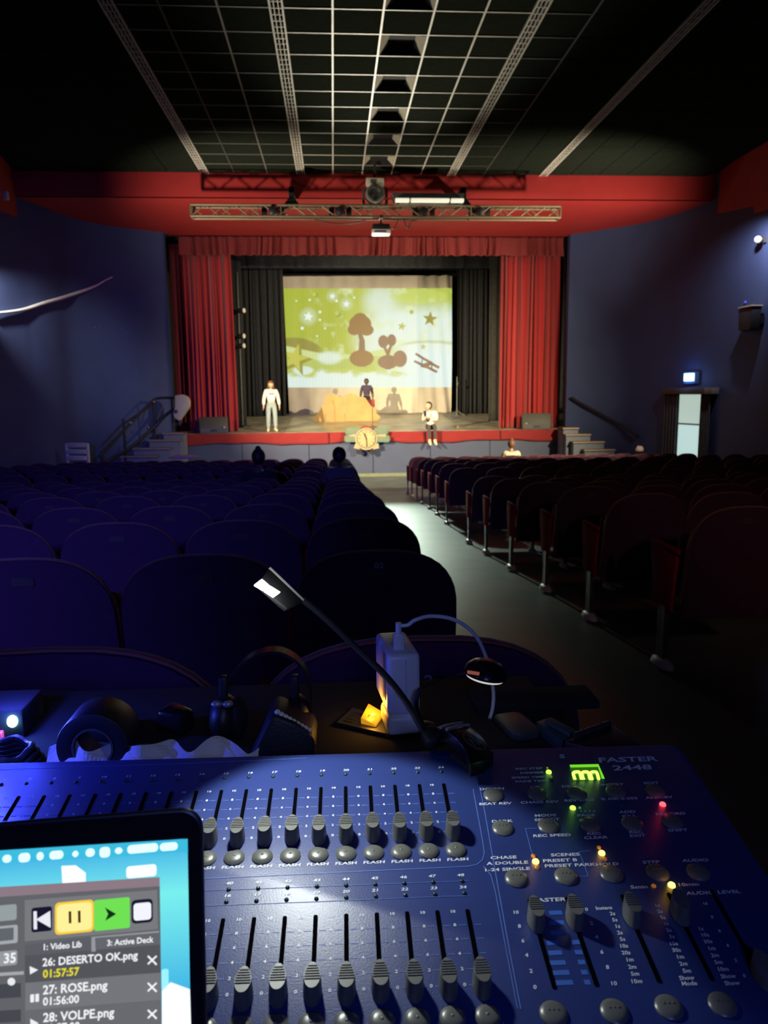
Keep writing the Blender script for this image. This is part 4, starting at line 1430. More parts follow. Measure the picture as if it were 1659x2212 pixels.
# ================================================================== PEOPLE
def skin(nodes, edges, radii, root=0, level=1):
    """grow one continuous surface over a joint skeleton"""
    me = bpy.data.meshes.new('skeleton')
    me.from_pydata([tuple(p) for p in nodes], edges, [])
    o = bpy.data.objects.new('skeleton', me)
    COL.objects.link(o)
    md = o.modifiers.new('skin', 'SKIN')
    md.use_smooth_shade = True
    for i, sv in enumerate(me.skin_vertices[0].data):
        r = radii[i]
        sv.radius = r if isinstance(r, tuple) else (r, r)
        sv.use_root = (i == root)
    sd = o.modifiers.new('sub', 'SUBSURF')
    sd.levels = sd.render_levels = level
    dg = bpy.context.evaluated_depsgraph_get()
    dg.update()
    ev = o.evaluated_get(dg)
    m2 = ev.to_mesh()
    vs = [tuple(v.co) for v in m2.vertices]
    fs = [tuple(p.vertices) for p in m2.polygons]
    ev.to_mesh_clear()
    bpy.data.objects.remove(o)
    bpy.data.meshes.remove(me)
    return vs, fs


def head_fn(q):
    # narrower jaw, brow and cheek, in a frame whose face looks along -y
    x, y, z = q
    k = 1.0
    if z < -0.1:
        k = 1.0 - 0.32 * min(1, (-0.1 - z) / 0.9)
    x2 = x * k
    y2 = y * (1.0 - 0.12 * max(0, -z)) - (0.10 * max(0, -z - 0.2))
    return Vector((x2, y2, z))


def make_person(name, label, J, cols, s=1.0, face=0.0, nod=0.0, hair='short', sleeves=True, wide=1.0, trouser=1.0, group=None, bow=False, cap=False):
    """J: joints in house coordinates; face: yaw of the head (0 looks along -y)"""
    V = Vector
    j = {k: V(v) for k, v in J.items()}
    base = V((j['pelvis'].x, j['pelvis'].y, min(j['ankle_l'].z, j['ankle_r'].z) - 0.06 * s))
    for k in j:
        j[k] = j[k] - base
    N, E, R = [], [], []

    def nd(p, r, par=None):
        N.append(V(p))
        R.append(tuple(q * s for q in r) if isinstance(r, tuple) else r * s)
        if par is not None:
            E.append((par, len(N) - 1))
        return len(N) - 1
    pel = nd(j['pelvis'], 0.105)
    wai = nd(j['pelvis'].lerp(j['chest'], 0.45), 0.095, pel)
    che = nd(j['chest'], 0.115, wai)
    nek = nd(j['neck'], 0.050, che)
    hd0 = nd(j['neck'].lerp(j['head'], 0.45), 0.047, nek)
    wr = {}
    for q in 'lr':
        sh = nd(j['shoulder_' + q], 0.055, che)
        el = nd(j['elbow_' + q], 0.040, sh)
        w = nd(j['wrist_' + q], 0.025, el)
        d = (j['hand_' + q] - j['wrist_' + q]).normalized()
        fwd = V((0, -1, 0)) if abs(d.y) < 0.8 else V((0, 0, 1))
        sd = d.cross(fwd).normalized()
        pn = sd.cross(d).normalized()
        pm_ = nd(j['wrist_' + q] + d * 0.055 * s, (0.030, 0.018), w)
        for f, (off, ln) in enumerate(((-0.026, 0.055), (-0.009, 0.066), (0.009, 0.062), (0.025, 0.048))):
            b0 = nd(j['wrist_' + q] + d * 0.085 * s + pn * off * s, 0.0095, pm_)
            b1 = nd(N[b0] + (d * 0.6 * ln + sd * 0.10 * ln) * s, 0.0085, b0)
            nd(N[b1] + (d * 0.4 * ln + sd * 0.25 * ln) * s, 0.007, b1)
        t0 = nd(j['wrist_' + q] + d * 0.03 * s + pn * (-0.032) * s, 0.011, w)
        nd(N[t0] + (d * 0.035 - pn * 0.018) * s, 0.009, t0)
        hp = nd(j['hip_' + q], 0.085, pel)
        kn = nd(j['knee_' + q], 0.055, hp)
        an = nd(j['ankle_' + q], 0.036, kn)
        nd(j['toe_' + q], 0.030, an)
    vs, fs = skin(N, E, R, 0, 1)
    body = MB().add(vs, fs)
    hr = V((0.093, 0.106, 0.113)) * s
    HM = Matrix.Translation(j['head']) @ Matrix.Rotation(face, 4, 'Z') @ Matrix.Rotation(nod, 4, 'X')
    body.ball((0, 0, 0), hr, 20, 14, fn=head_fn, M=HM)
    body.add([p for p in [(-0.012 * s, -0.088 * s, 0.0), (0.012 * s, -0.088 * s, 0.0), (0.0, -0.086 * s, 0.035 * s), (0.0, -0.112 * s, -0.012 * s), (-0.014 * s, -0.088 * s, -0.022 * s), (0.014 * s, -0.088 * s, -0.022 * s)]],
             [(2, 0, 3), (2, 3, 1), (0, 4, 3), (1, 3, 5), (3, 4, 5)], HM)
    for sg in (-1, 1):
        body.ball((sg * 0.072 * s, 0.005 * s, -0.005 * s), (0.010 * s, 0.020 * s, 0.030 * s), 8, 6, M=HM)
    root = body.build(name, cols['skin'], smooth=True)
    root.location = base
    tag(root, label, 'person', group)
    M_eye = mat('eye_dark', (0.02, 0.015, 0.012), 0.3)
    for sg in (-1, 1):
        MB().ball((sg * 0.028 * s, -0.083 * s, 0.012 * s), (0.012 * s, 0.008 * s, 0.007 * s), 8, 6, M=HM).build('eye', M_eye, root, smooth=True)
    MB().ball((0, -0.086 * s, -0.052 * s), (0.020 * s, 0.008 * s, 0.006 * s), 8, 6, M=HM).build('mouth', mat('lip', (0.35, 0.12, 0.10), 0.5), root, smooth=True)
    # hair
    hm = MB()

    def hf(q):
        front = -q.y
        if front > 0.25 and q.z < 0.45:
            q = V((q.x * 0.86, q.y * 0.70, q.z))
        return q
    hm.ball((0, 0.012 * s, 0.016 * s), hr * 1.12, 20, 14, fn=hf, M=HM)
    if hair == 'long':
        for k in range(9):
            a = rad(-10 + 200 * k / 8)
            x, y = math.cos(a) * 0.078 * s, math.sin(a) * 0.075 * s
            hm.tube([HM @ V((x, y, 0.03 * s)), HM @ V((x * 1.12, y * 1.05 + 0.01 * s, -0.10 * s)), HM @ V((x * 1.15, y * 1.0 + 0.015 * s, -0.20 * s))], [0.026 * s, 0.028 * s, 0.012 * s], 8)
    if bow:
        hm.ball(HM @ V((0.0, 0.03 * s, 0.135 * s)), 0.045 * s, 12, 8)
    hm.build('hair', cols['hair'], root, smooth=True)
    if cap:
        cm = MB().ball((0, 0.0, 0.055 * s), (0.088 * s, 0.104 * s, 0.075 * s), 18, 10, fn=lambda q: V((q.x, q.y, max(q.z, -0.05))), M=HM)
        cm.prism([(0.07 * s * math.sin(rad(a)), -0.085 * s - 0.05 * s * math.cos(rad(a))) for a in range(-90, 91, 20)], 0.008 * s, HM @ Matrix.Translation((0, 0, 0.05 * s)))
        cm.build('cap', cols['hair'], root, smooth=True)
    # top with sleeves
    N.clear(); E.clear(); R.clear()
    q0 = nd(j['pelvis'] + (j['chest'] - j['pelvis']) * 0.05, (0.135 * wide, 0.115), None)
    q1 = nd(j['pelvis'].lerp(j['chest'], 0.5), (0.140 * wide, 0.118), q0)
    q2 = nd(j['chest'], (0.150 * wide, 0.120), q1)
    nd(j['chest'].lerp(j['neck'], 0.75), 0.075, q2)
    for q in 'lr':
        a = nd(j['shoulder_' + q], 0.078, q2)
        b_ = nd(j['shoulder_' + q].lerp(j['elbow_' + q], 0.55), 0.066, a)
        c_ = nd(j['elbow_' + q], 0.062, b_)
        d_ = nd(j['elbow_' + q].lerp(j['wrist_' + q], 0.6), 0.056, c_)
        nd(j['elbow_' + q].lerp(j['wrist_' + q], 0.93), 0.040, d_)
    vs, fs = skin(N, E, R, 0, 1)
    MB().add(vs, fs).build('sweatshirt', cols['top'], root, smooth=True)
    N.clear(); E.clear(); R.clear()
    q0 = nd(j['pelvis'], (0.128, 0.108), None)
    nd(j['pelvis'].lerp(j['chest'], 0.3), (0.120, 0.10), q0)
    for q in 'lr':
        a = nd(j['hip_' + q], 0.100, q0)
        b_ = nd(j['knee_' + q], 0.070 * trouser, a)
        nd(j['knee_' + q].lerp(j['ankle_' + q], 0.90), 0.062 * trouser, b_)
    vs, fs = skin(N, E, R, 0, 1)
    MB().add(vs, fs).build('trousers', cols['legs'], root, smooth=True)
    for q in 'lr':
        d = (j['toe_' + q] - j['ankle_' + q])
        sh = MB().tube([j['ankle_' + q] + V((0, 0, 0.02 * s)) - d * 0.35, j['ankle_' + q] - d * 0.30 - V((0, 0, 0.02 * s)), j['ankle_' + q] + d * 0.45 - V((0, 0, 0.012 * s)), j['toe_' + q] + d * 0.12], [0.042 * s, 0.050 * s, 0.048 * s, 0.026 * s], 10)
        sh.build('shoe', cols['shoe'], root, smooth=True)
    return root


def standing(x, y, z, s, turn=0.0, arm=0.0):
    """joints of a relaxed standing figure, s = height / 1.7, facing -y"""
    def q(px, py, pz):
        c, n = math.cos(turn), math.sin(turn)
        return (x + (px * c - py * n) * s, y + (px * n + py * c) * s, z + pz * s)
    J = dict(pelvis=q(0, 0, 0.93), chest=q(0, 0.01, 1.26), neck=q(0, 0.01, 1.42), head=q(0, -0.01, 1.575))
    for n_, g in (('l', 1), ('r', -1)):
        J['shoulder_' + n_] = q(g * 0.175, 0.01, 1.365)
        J['elbow_' + n_] = q(g * 0.245, 0.02, 1.10)
        J['wrist_' + n_] = q(g * 0.265, -0.03 - arm, 0.87)
        J['hand_' + n_] = q(g * 0.270, -0.05 - arm, 0.77)
        J['hip_' + n_] = q(g * 0.095, 0, 0.88)
        J['knee_' + n_] = q(g * 0.115, -0.015, 0.49)
        J['ankle_' + n_] = q(g * 0.125, 0.03, 0.085)
        J['toe_' + n_] = q(g * 0.150, -0.12, 0.040)
    return J


def sitting(x, y, zseat, s, back=True):
    """joints of a figure sitting on a theatre seat, facing +y"""
    def q(px, py, pz):
        return (x + px * s, y + py * s, zseat + pz * s)
    J = dict(pelvis=q(0, 0.0, 0.12), chest=q(0, -0.06, 0.42), neck=q(0, -0.05, 0.60), head=q(0, -0.02, 0.755))
    for n_, g in (('l', 1), ('r', -1)):
        J['shoulder_' + n_] = q(g * 0.18, -0.06, 0.545)
        J['elbow_' + n_] = q(g * 0.25, 0.08, 0.30)
        J['wrist_' + n_] = q(g * 0.15, 0.30, 0.26)
        J['hand_' + n_] = q(g * 0.10, 0.39, 0.26)
        J['hip_' + n_] = q(g * 0.10, 0.05, 0.10)
        J['knee_' + n_] = q(g * 0.12, 0.46, 0.13)
        J['ankle_' + n_] = q(g * 0.12, 0.50, -0.34)
        J['toe_' + n_] = q(g * 0.13, 0.64, -0.38)
    return J


M_skin = mat('skin_light', (0.62, 0.38, 0.24), 0.55)
M_skin2 = mat('skin_tan', (0.40, 0.23, 0.14), 0.55)
M_skind = mat('skin_dark', (0.10, 0.055, 0.035), 0.55)
M_sw = mat('white_sweat', (0.80, 0.76, 0.66), 0.9)
M_jean = mat('pale_denim', (0.30, 0.36, 0.38), 0.85, var=0.15, scale=20)
M_sneak = mat('cream_sneaker', (0.70, 0.62, 0.46), 0.7)
M_brown = mat('brown_hair', (0.16, 0.07, 0.03), 0.6, var=0.2, scale=40)
M_dhair = mat('black_hair', (0.012, 0.010, 0.010), 0.55)
M_dtop = mat('dark_jacket', (0.015, 0.016, 0.020), 0.9)
M_gtop = mat('grey_jumper', (0.09, 0.09, 0.10), 0.9)

gx = P(588, 930, 22.5).x
s = (P(585, 823, 22.5).z - stz(22.5)) / 1.70
g = make_person('person', 'person in white sweatshirt and pale jeans standing at the left of the stage', standing(gx, 22.5, stz(22.5), s, rad(10)),
                dict(skin=M_skin, hair=M_brown, top=M_sw, legs=M_jean, shoe=M_sneak), s, face=rad(22), hair='long', trouser=1.15, cap=True)
# red print on the chest
cp = Vector((0, -0.148 * s, 1.30 * s))
Mt = Matrix.Rotation(rad(10), 4, 'Z')
M_pr = mat('red_print', (0.35, 0.03, 0.04), 0.8)
for k in range(5):
    MB().box((-0.085 * s + k * 0.036 * s, -0.142 * s, 1.235 * s), (-0.06 * s + k * 0.036 * s, -0.130 * s, 1.275 * s), Mt).build('chest_print', M_pr, g)

# seated on the stage edge, turned a little to the left, holding a dark phone
sx, sy_ = P(929, 912, 22.05).x, 22.12
z0 = stz(22.0) + 0.015
k = 0.93
J = dict(pelvis=(sx + 0.03, sy_, z0 + 0.12), chest=(sx + 0.02, sy_ - 0.03, z0 + 0.40), neck=(sx - 0.01, sy_ - 0.07, z0 + 0.555), head=(sx - 0.05, sy_ - 0.10, z0 + 0.70),
         shoulder_l=(sx + 0.18, sy_ - 0.03, z0 + 0.50), elbow_l=(sx + 0.17, sy_ - 0.18, z0 + 0.30), wrist_l=(sx - 0.05, sy_ - 0.30, z0 + 0.37), hand_l=(sx - 0.13, sy_ - 0.31, z0 + 0.40),
         shoulder_r=(sx - 0.14, sy_ - 0.06, z0 + 0.50), elbow_r=(sx - 0.21, sy_ - 0.20, z0 + 0.30), wrist_r=(sx - 0.20, sy_ - 0.34, z0 + 0.40), hand_r=(sx - 0.19, sy_ - 0.36, z0 + 0.49),
         hip_l=(sx + 0.11, sy_ - 0.03, z0 + 0.11), hip_r=(sx - 0.06, sy_ - 0.03, z0 + 0.11),
         knee_l=(sx + 0.09, sy_ - 0.44, z0 + 0.13), knee_r=(sx - 0.08, sy_ - 0.44, z0 + 0.14),
         ankle_l=(sx + 0.10, sy_ - 0.46, z0 - 0.28), ankle_r=(sx - 0.055, sy_ - 0.46, z0 - 0.28),
         toe_l=(sx + 0.115, sy_ - 0.58, z0 - 0.36), toe_r=(sx - 0.05, sy_ - 0.58, z0 - 0.36))
make_person('person', 'person in white jumper sitting on the stage edge with legs hanging down', J,
            dict(skin=M_skin, hair=M_dhair, top=M_sw, legs=mat('dark_leggings', (0.06, 0.05, 0.055), 0.85), shoe=M_sneak), k, face=rad(-40), nod=rad(-8), wide=1.05, trouser=0.85)
o = MB().prism(rrect(-0.04, -0.075, 0.04, 0.075, 0.01), 0.012).build('phone', M_black, bevel=0.003, seg=1)
o.matrix_world = Matrix.Translation((sx - 0.185, sy_ - 0.40, z0 + 0.50)) @ Matrix.Rotation(rad(65), 4, 'X')
tag(o, 'dark phone held by the person sitting on the stage edge', 'phone')

bx_ = P(792, 850, 26.2).x
s = (P(792, 818, 26.2).z - stz(26.2)) / 1.70
make_person('person', 'person in purple top standing behind the cardboard dune', standing(bx_, 26.2, stz(26.2), s, rad(-5)),
            dict(skin=M_skind, hair=M_dhair, top=mat('purple_top', (0.060, 0.042, 0.075), 0.9), legs=M_dtop, shoe=M_black), s, wide=1.1)

pp = P(733, 985, 10.0)
PX = pp.x
zf = fz(9.85)
s = (P(733, 971, 9.95).z - zf - 0.46) / 0.87
make_person('person', 'person with cropped dark hair in a grey jumper seated beside the aisle, seen from behind', sitting(PX, 10.22, zf + 0.46, s), dict(skin=M_skind, hair=M_dhair, top=M_gtop, legs=M_dtop, shoe=M_black), s, face=PI, wide=1.15)
pp = P(555, 985, 10.0)
PX = pp.x
s = (P(555, 969, 9.95).z - zf - 0.46) / 0.91
make_person('person', 'person with dark hair in a topknot seated left of the aisle, seen from behind', sitting(PX, 10.22, zf + 0.46, s), dict(skin=M_skind, hair=M_dhair, top=M_dtop, legs=M_dtop, shoe=M_black), s, face=PI, bow=True)
pp = P(1106, 985, 17.9)
zf = fz(17.6)
s = (P(1104, 948, 17.95).z - zf - 0.46) / 0.91
make_person('person', 'person with brown bun and pale top seated in the front row near the stage', sitting(pp.x, 18.0, zf + 0.46, s), dict(skin=M_skin2, hair=M_brown, top=mat('pale_top', (0.7, 0.6, 0.45), 0.9), legs=M_dtop, shoe=M_black), s, face=PI, bow=True)
# the three occupied seats are folded down
def fold_down(seat):
    for c_ in list(seat.children):
        if c_.name.split('.')[0] == 'seat':
            bpy.data.objects.remove(c_)
    MB().box((-0.21, 0.12, 0.36), (0.21, 0.56, 0.44)).build('seat', M_seat, seat, bevel=0.03)


for c_, yr in ((0.12, 9.85), (0.12 - 2 * 0.527, 9.85)):
    o = min((q for q in bpy.data.objects if q.name.startswith('theatre_seat')), key=lambda q: (q.location.x - c_) ** 2 + (q.location.y - yr) ** 2)
    fold_down(o)
o = min((q for q in bpy.data.objects if q.name.startswith('theatre_seat')), key=lambda q: (q.location.x - pp.x) ** 2 + (q.location.y - 17.6) ** 2)
fold_down(o)

# ================================================================== DESK
TZ = 0.795
t = thing('control_table', 'black table behind the seats carrying the lighting desk', 'table', (-0.42, 0.40, fz(0.4)))
tb = t.location
MB().box((-0.80 - tb.x, -0.25 - tb.y, TZ - 0.03 - tb.z), (0.292 - tb.x, 0.95 - tb.y, TZ - tb.z)).build('table_top', M_matt, t, bevel=0.004, seg=1)
for x in (-0.75, 0.25):
    for y in (-0.2, 0.9):
        MB().box((x - 0.02 - tb.x, y - 0.02 - tb.y, 0), (x + 0.02 - tb.x, y + 0.02 - tb.y, TZ - 0.03 - tb.z)).build('leg', M_black, t)
BZ = 0.845
t = thing('equipment_case', 'low black equipment case behind the lighting desk', 'case', (-0.2, 0.80, TZ))
MB().box((-0.36, -0.105, 0), (0.44, 0.12, BZ - TZ)).build('body', M_matt, t, bevel=0.006)
MB().box((-0.20, -0.109, 0.015), (-0.10, -0.104, 0.035)).build('latch', M_black, t)
MB().box((0.20, -0.109, 0.015), (0.30, -0.104, 0.035)).build('latch', M_black, t)

# ---- lighting console -------------------------------------------------
O = EYE + ROT @ (camdir(958, 1692.8) * 0.623)
_u = _n([.9987, .0125, -.0487])
_v = np.array([-.0533, .338, -1])
_v = _n(_v - _u * (_u @ _v))
U, V_, N_ = ROT @ _u, ROT @ _v, ROT @ np.cross(_u, _v)
CM = frame(O, U, V_, N_)
CI = CM.inverted()


def uv(px, py):
    r = ROT @ camdir(px, py)
    k = ((O - EYE) @ N_) / (r @ N_)
    p = EYE + r * k - O
    return float(p @ U), float(p @ V_)


con = thing('lighting_console', 'blue lighting desk with two rows of grey faders and lit lamps', 'lighting console', M=CM)
UL, UR, VT, VB = -0.505, 0.212, 0.0435, -0.226
M_con = mat('console_blue', (0.018, 0.036, 0.17), 0.42, spec=0.8, var=0.05, scale=4, bump=0.10, bscale=900)
M_case = mat('console_case_navy', (0.012, 0.02, 0.09), 0.45)
MB().prism(rrect(UL, VB, UR, VT, 0.010), 0.004, Matrix.Translation((0, 0, -0.004))).build('control_panel', M_con, con, bevel=0.0012, seg=2)


def drop(u, v):
    p = CM @ Vector((u, v, 0))
    return CI @ Vector((p.x, p.y, TZ + 0.002))


cs = [(UL + 0.003, VB + 0.003), (UR - 0.003, VB + 0.003), (UR - 0.003, VT - 0.003), (UL + 0.003, VT - 0.003)]
MB().hexa([drop(*q) for q in cs], [Vector((q[0], q[1], -0.004)) for q in cs]).build('case', M_case, con)
PITCH = 0.0198
M_slot = mat('slot_black', (0.002, 0.002, 0.003), 1.0, spec=0.0)
M_cap = mat('fader_grey', (0.105, 0.108, 0.10), 0.45, var=0.05)
M_btn = mat('button_grey', (0.115, 0.118, 0.108), 0.32, var=0.05)
M_ledoff = mat('led_off', (0.02, 0.045, 0.03), 0.25)


def cap_geo():
    """tall leaf-shaped fader cap with a ridged slanting top (far end +y)"""
    n = 24
    base, top_ = [], []
    for k in range(n):
        a = 2 * PI * k / n
        s, c = math.sin(a), math.cos(a)
        wx = 0.0056 * (abs(c) ** 0.9) * (1 if c > 0 else -1)
        y = 0.0105 * s
        if s > 0:
            wx *= (1 - 0.25 * s)
        base.append((wx, y))
        top_.append((wx * 0.86, y * 0.86 + 0.001))
    mb = MB()
    rings = []
    for f, (z0, z1) in ((0.0, (0.0005, 0.0005)), (0.55, (0.008, 0.007)), (0.9, (0.0118, 0.0104)), (1.0, (0.0126, 0.0112))):
        ring = []
        for i in range(n):
            bx, by = base[i]
            tx_, ty = top_[i]
            x, y = bx + (tx_ - bx) * f, by + (ty - by) * f
            q = (y + 0.0105) / 0.021
            z = z0 + (z1 - z0) * q
            ring.append((x, y, z))
        rings.append(ring)
    vs = [p for r in rings for p in r]
    fs = []
    for r in range(3):
        fs += [(r * n + i, r * n + (i + 1) % n, (r + 1) * n + (i + 1) % n, (r + 1) * n + i) for i in range(n)]
    fs.append(tuple(3 * n + i for i in range(n)))
    mb.add(vs, fs)
    for k in range(6):
        y = -0.0020 + k * 0.0018
        q = (y + 0.0105) / 0.021
        z = 0.0126 - 0.0014 * q
        w = 0.0044 * math.sqrt(max(0.05, 1 - (y / 0.0098) ** 2)) * (1 - 0.2 * max(0, y / 0.0105))
        mb.box((-w, y, z - 0.002), (w, y + 0.0008, z + 0.0005))
    return mb


_cap = cap_geo().build('fader_knob', M_cap, con, smooth=True)
CAPME = _cap.data
_used = [False]


def cap(u, v):
    if not _used[0]:
        o = _cap
        _used[0] = True
    else:
        o = bpy.data.objects.new('fader_knob', CAPME)
        COL.objects.link(o)
        o.parent = con
    o.location = (u, v, 0.0002)
    return o


_slot = {}


def slot(u, v0, v1):
    key = round(v1 - v0, 4)
    if key not in _slot:
        o = MB().prism(rrect(-0.0014, -(v1 - v0) / 2, 0.0014, (v1 - v0) / 2, 0.0013), 0.0004).build('fader_slot', M_slot, con)
        _slot[key] = o.data
    else:
        o = bpy.data.objects.new('fader_slot', _slot[key])
        COL.objects.link(o)
        o.parent = con
    o.location = (u, (v0 + v1) / 2, 0)


_bt = MB().lathe([(0.0074, 0), (0.0074, 0.0008), (0.0064, 0.0018), (0.0045, 0.0025), (0.002, 0.0028)], 24)
_bt.ball((0, 0, 0.0028), (0.0011, 0.0011, 0.0004), 8, 4)
BTN = None
BTW = None


def button(u, v, name='flash_button', wide=False):
    global BTN, BTW
    if wide:
        if BTW is None:
            mb = MB().lathe([(0.0080, 0), (0.0080, 0.0008), (0.0069, 0.0019), (0.0045, 0.0025), (0.002, 0.0028)], 24)
            for k in (-1, 0, 1):
                mb.ball((k * 0.0026, 0.001, 0.0027), (0.0008, 0.0008, 0.0006), 8, 4)
            o = mb.build(name, M_btn, con, smooth=True)
            BTW = o.data
        else:
            o = bpy.data.objects.new(name, BTW)
            COL.objects.link(o)
            o.parent = con
    else:
        if BTN is None:
            o = _bt.build(name, M_btn, con, smooth=True)
            BTN = o.data
        else:
            o = bpy.data.objects.new(name, BTN)
            COL.objects.link(o)
            o.parent = con
    o.location = (u, v, 0)
    return o


_led = {}


def led(u, v, m, r=0.0016, name='indicator_led'):
    key = (m.name, r)
    if key not in _led:
        o = MB().ball((0, 0, 0.0002), (r, r, r * 0.8), 10, 6).build(name, m, con, smooth=True)
        _led[key] = o.data
    else:
        o = bpy.data.objects.new(name, _led[key])
        COL.objects.link(o)
        o.parent = con
    o.location = (u, v, 0)
    return o


TXT = MB()          # white print
LIN = MB()          # pale blue print
v_led = uv(642, 1676.5)[1]
v_lab = uv(646, 1667)[1]
v_fl = uv(990, 1857)[1]
for c in range(24):
    u = -(23 - c) * PITCH
    slot(u, -0.060, 0.0)
    slot(u, -0.186, -0.126)
    cap(u, -0.0545 + RND.uniform(-0.0006, 0.0006))
    cap(u, -0.181 + RND.uniform(-0.0006, 0.0006))
    button(u, -0.0735)
    button(u, -0.2010)
    led(u, v_led, M_ledoff)
    put_text(TXT, str(c + 1), u + 0.0005, v_lab, 0.0022, 0.0003, 1.5, 0.2)
    l1, l2 = uv(994.7, 1891)[1], uv(1000.4, 1917)[1]
    d1, d2 = uv(997, 1904)[1], uv(1002, 1930)[1]
    put_text(TXT, str(c + 25), u, l1, 0.0023, 0.0003, 1.5, 0.2)
    put_text(TXT, str(c + 1), u, l2, 0.0023, 0.0003, 1.5, 0.2)
    led(u, d1, M_ledoff)
    led(u, d2, M_ledoff)
    put_text(TXT, 'FLASH', u, v_fl, 0.0025, 0.0003, 1.55, 0.15)
    for k, s_ in enumerate(('10', '8', '6', '4', '2', '0')):
        for v0 in (0.0, -0.126):
            put_text(TXT, s_, u - 0.0098, v0 - 0.0015 - 0.0106 * k, 0.0022, 0.0003, 1.15)
            if k:
                LIN.box((u - 0.0075, v0 - 0.0018 - 0.0106 * k, 0.0001), (u - 0.0025, v0 - 0.0014 - 0.0106 * k, 0.0002))
                LIN.box((u + 0.0025, v0 - 0.0018 - 0.0106 * k, 0.0001), (u + 0.0070, v0 - 0.0014 - 0.0106 * k, 0.0002))


def line(pts, w=0.0005, mb=None):
    pts = [Vector((*uv(x, y), 0.0002)) for x, y in pts]
    for a, c in zip(pts, pts[1:]):
        (mb or LIN).bar(a, c, w, 0.0002, up=(0, 0, 1))


line([(1022, 1705), (1032, 1758), (1044, 1825), (1046, 1845), (1042, 1858), (1030, 1868), (1010, 1872), (430, 1899)])
line([(1036, 1700), (1048, 1758), (1062, 1838), (1082, 1950), (1102, 2060), (1125, 2180)])
line([(1044, 1871), (1060, 1890), (1070, 1925), (1095, 2060), (1118, 2180)], 0.0004)
line([(0, 1663), (420, 1649), (660, 1638)], 0.0004)
line([(430, 1925), (1015, 1903)], 0.0003)
line([(430, 1958), (1015, 1935)], 0.0003)
line([(1160, 1790), (1135, 1790), (1148, 1840), (1151, 1848)], 0.0004)
line([(1275, 1838), (1251, 1840), (1271, 1893), (1250, 1894)], 0.0004)

Z4 = lambda x, y: (1000 + x / 2.9625, 1600 + y / 2.9625)
Z5 = lambda x, y: (1040 + x / 2.68, 1800 + y / 2.68)
for x, y in ((195, 352), (475, 345), (730, 340), (978, 328), (1232, 325), (255, 563), (547, 550), (812, 540), (1083, 533), (1340, 520), (343, 885), (660, 872), (950, 855), (1245, 845), (1505, 843)):
    button(*uv(*Z4(x, y)), 'push_button', True)
for x, y in ((418, 1048), (770, 1035), (1085, 1010), (1395, 995)):
    button(*uv(*Z5(x, y)), 'push_button', True)


def t4(s, x, y, h=0.0026, a='C', z=Z4, sx=1.6):
    u, v = uv(*z(x, y))
    put_text(TXT, s, u, v, h, 0.0003, sx, 0.12, a)


for s_, x, y in (('DOWN', 185, 310), ('UP', 462, 300), ('DELETE', 708, 293), ('INSERT', 955, 283), ('EDIT', 1205, 273), ('BEAT REV', 207, 405), ('CHASE REV', 490, 395), ('REV ONE', 745, 383),
                 ('% OR 0-255', 1000, 373), ('ALL REV', 1255, 365), ('DARK', 250, 517), ('MODE', 528, 480), ('SELECT', 538, 507), ('PAGE', 788, 480), ('ADD', 1052, 458), ('KILL', 1065, 485), ('RECORD', 1328, 470),
                 ('SHIFT', 1375, 575), ('REC SPEED', 570, 608), ('REC', 838, 597), ('CLEAR', 850, 622), ('REC', 1108, 587), ('EXIT', 1118, 610), ('HOLD', 923, 793), ('STEP', 1205, 780), ('AUDIO', 1488, 768)):
    t4(s_, x, y)
for s_, x, y in (('REC STEP', 510, 178), ('DIMMER', 520, 205), ('SPEED TIME', 527, 233), ('FADE TIME', 540, 258)):
    t4(s_, x, y, 0.0024, 'R')
for s_, x, y in (('CHASE', 343, 747), ('A DOUBLE', 417, 780), ('1-24 SINGLE', 430, 820), ('5min', 1182, 937)):
    t4(s_, x, y, 0.0027, 'R')
for s_, x, y in (('SCENES', 562, 735), ('PRESET B', 513, 772), ('PRESET PARK', 524, 805), ('10min', 1380, 925)):
    t4(s_, x, y, 0.0027, 'L')
t4('S', 635, 103, 0.0050, 'C', Z4, 1.5)
t4('FASTER', 1053, 123, 0.0062, 'C', Z4, 1.75)
t4('2448', 1083, 175, 0.0062, 'C', Z4, 1.9)
for k, s_ in enumerate('1234'):
    t4(s_, 755 + 28 * k, 453, 0.002)
t4('MASTER', 385, 388, 0.0029, 'C', Z5)
t4('AUDIO LEVEL', 1343, 345, 0.0027, 'C', Z5)
for s_, x, y in (('10', 198, 460), ('8', 220, 540), ('6', 240, 625), ('4', 262, 708), ('2', 287, 800), ('0', 310, 893), ('0', 608, 443), ('2', 637, 523), ('4', 667, 603), ('6', 697, 690), ('8', 730, 778), ('10', 765, 872)):
    t4(s_, x, y, 0.0026, 'C', Z5, 1.1)
for s_, x, y in (('Instant', 757, 433), ('2s', 773, 467), ('5s', 787, 503), ('1s', 802, 540), ('2s', 817, 577), ('5s', 832, 615), ('10s', 848, 654), ('20s', 862, 693), ('1m', 880, 733), ('2m', 896, 775), ('5m', 912, 815), ('10m', 930, 858)):
    t4(s_, x, y, 0.0027, 'R', Z5, 1.05)
for s_, x, y in (('1s', 1032, 420), ('2s', 1048, 455), ('5s', 1065, 490), ('1s', 1082, 525), ('2s', 1100, 563), ('5s', 1118, 600), ('10s', 1136, 640), ('30s', 1154, 678), ('1m', 1172, 717), ('2m', 1192, 757), ('5m', 1212, 798), ('Show', 1232, 838), ('Mode', 1248, 870)):
    t4(s_, x, y, 0.0027, 'R', Z5, 1.05)
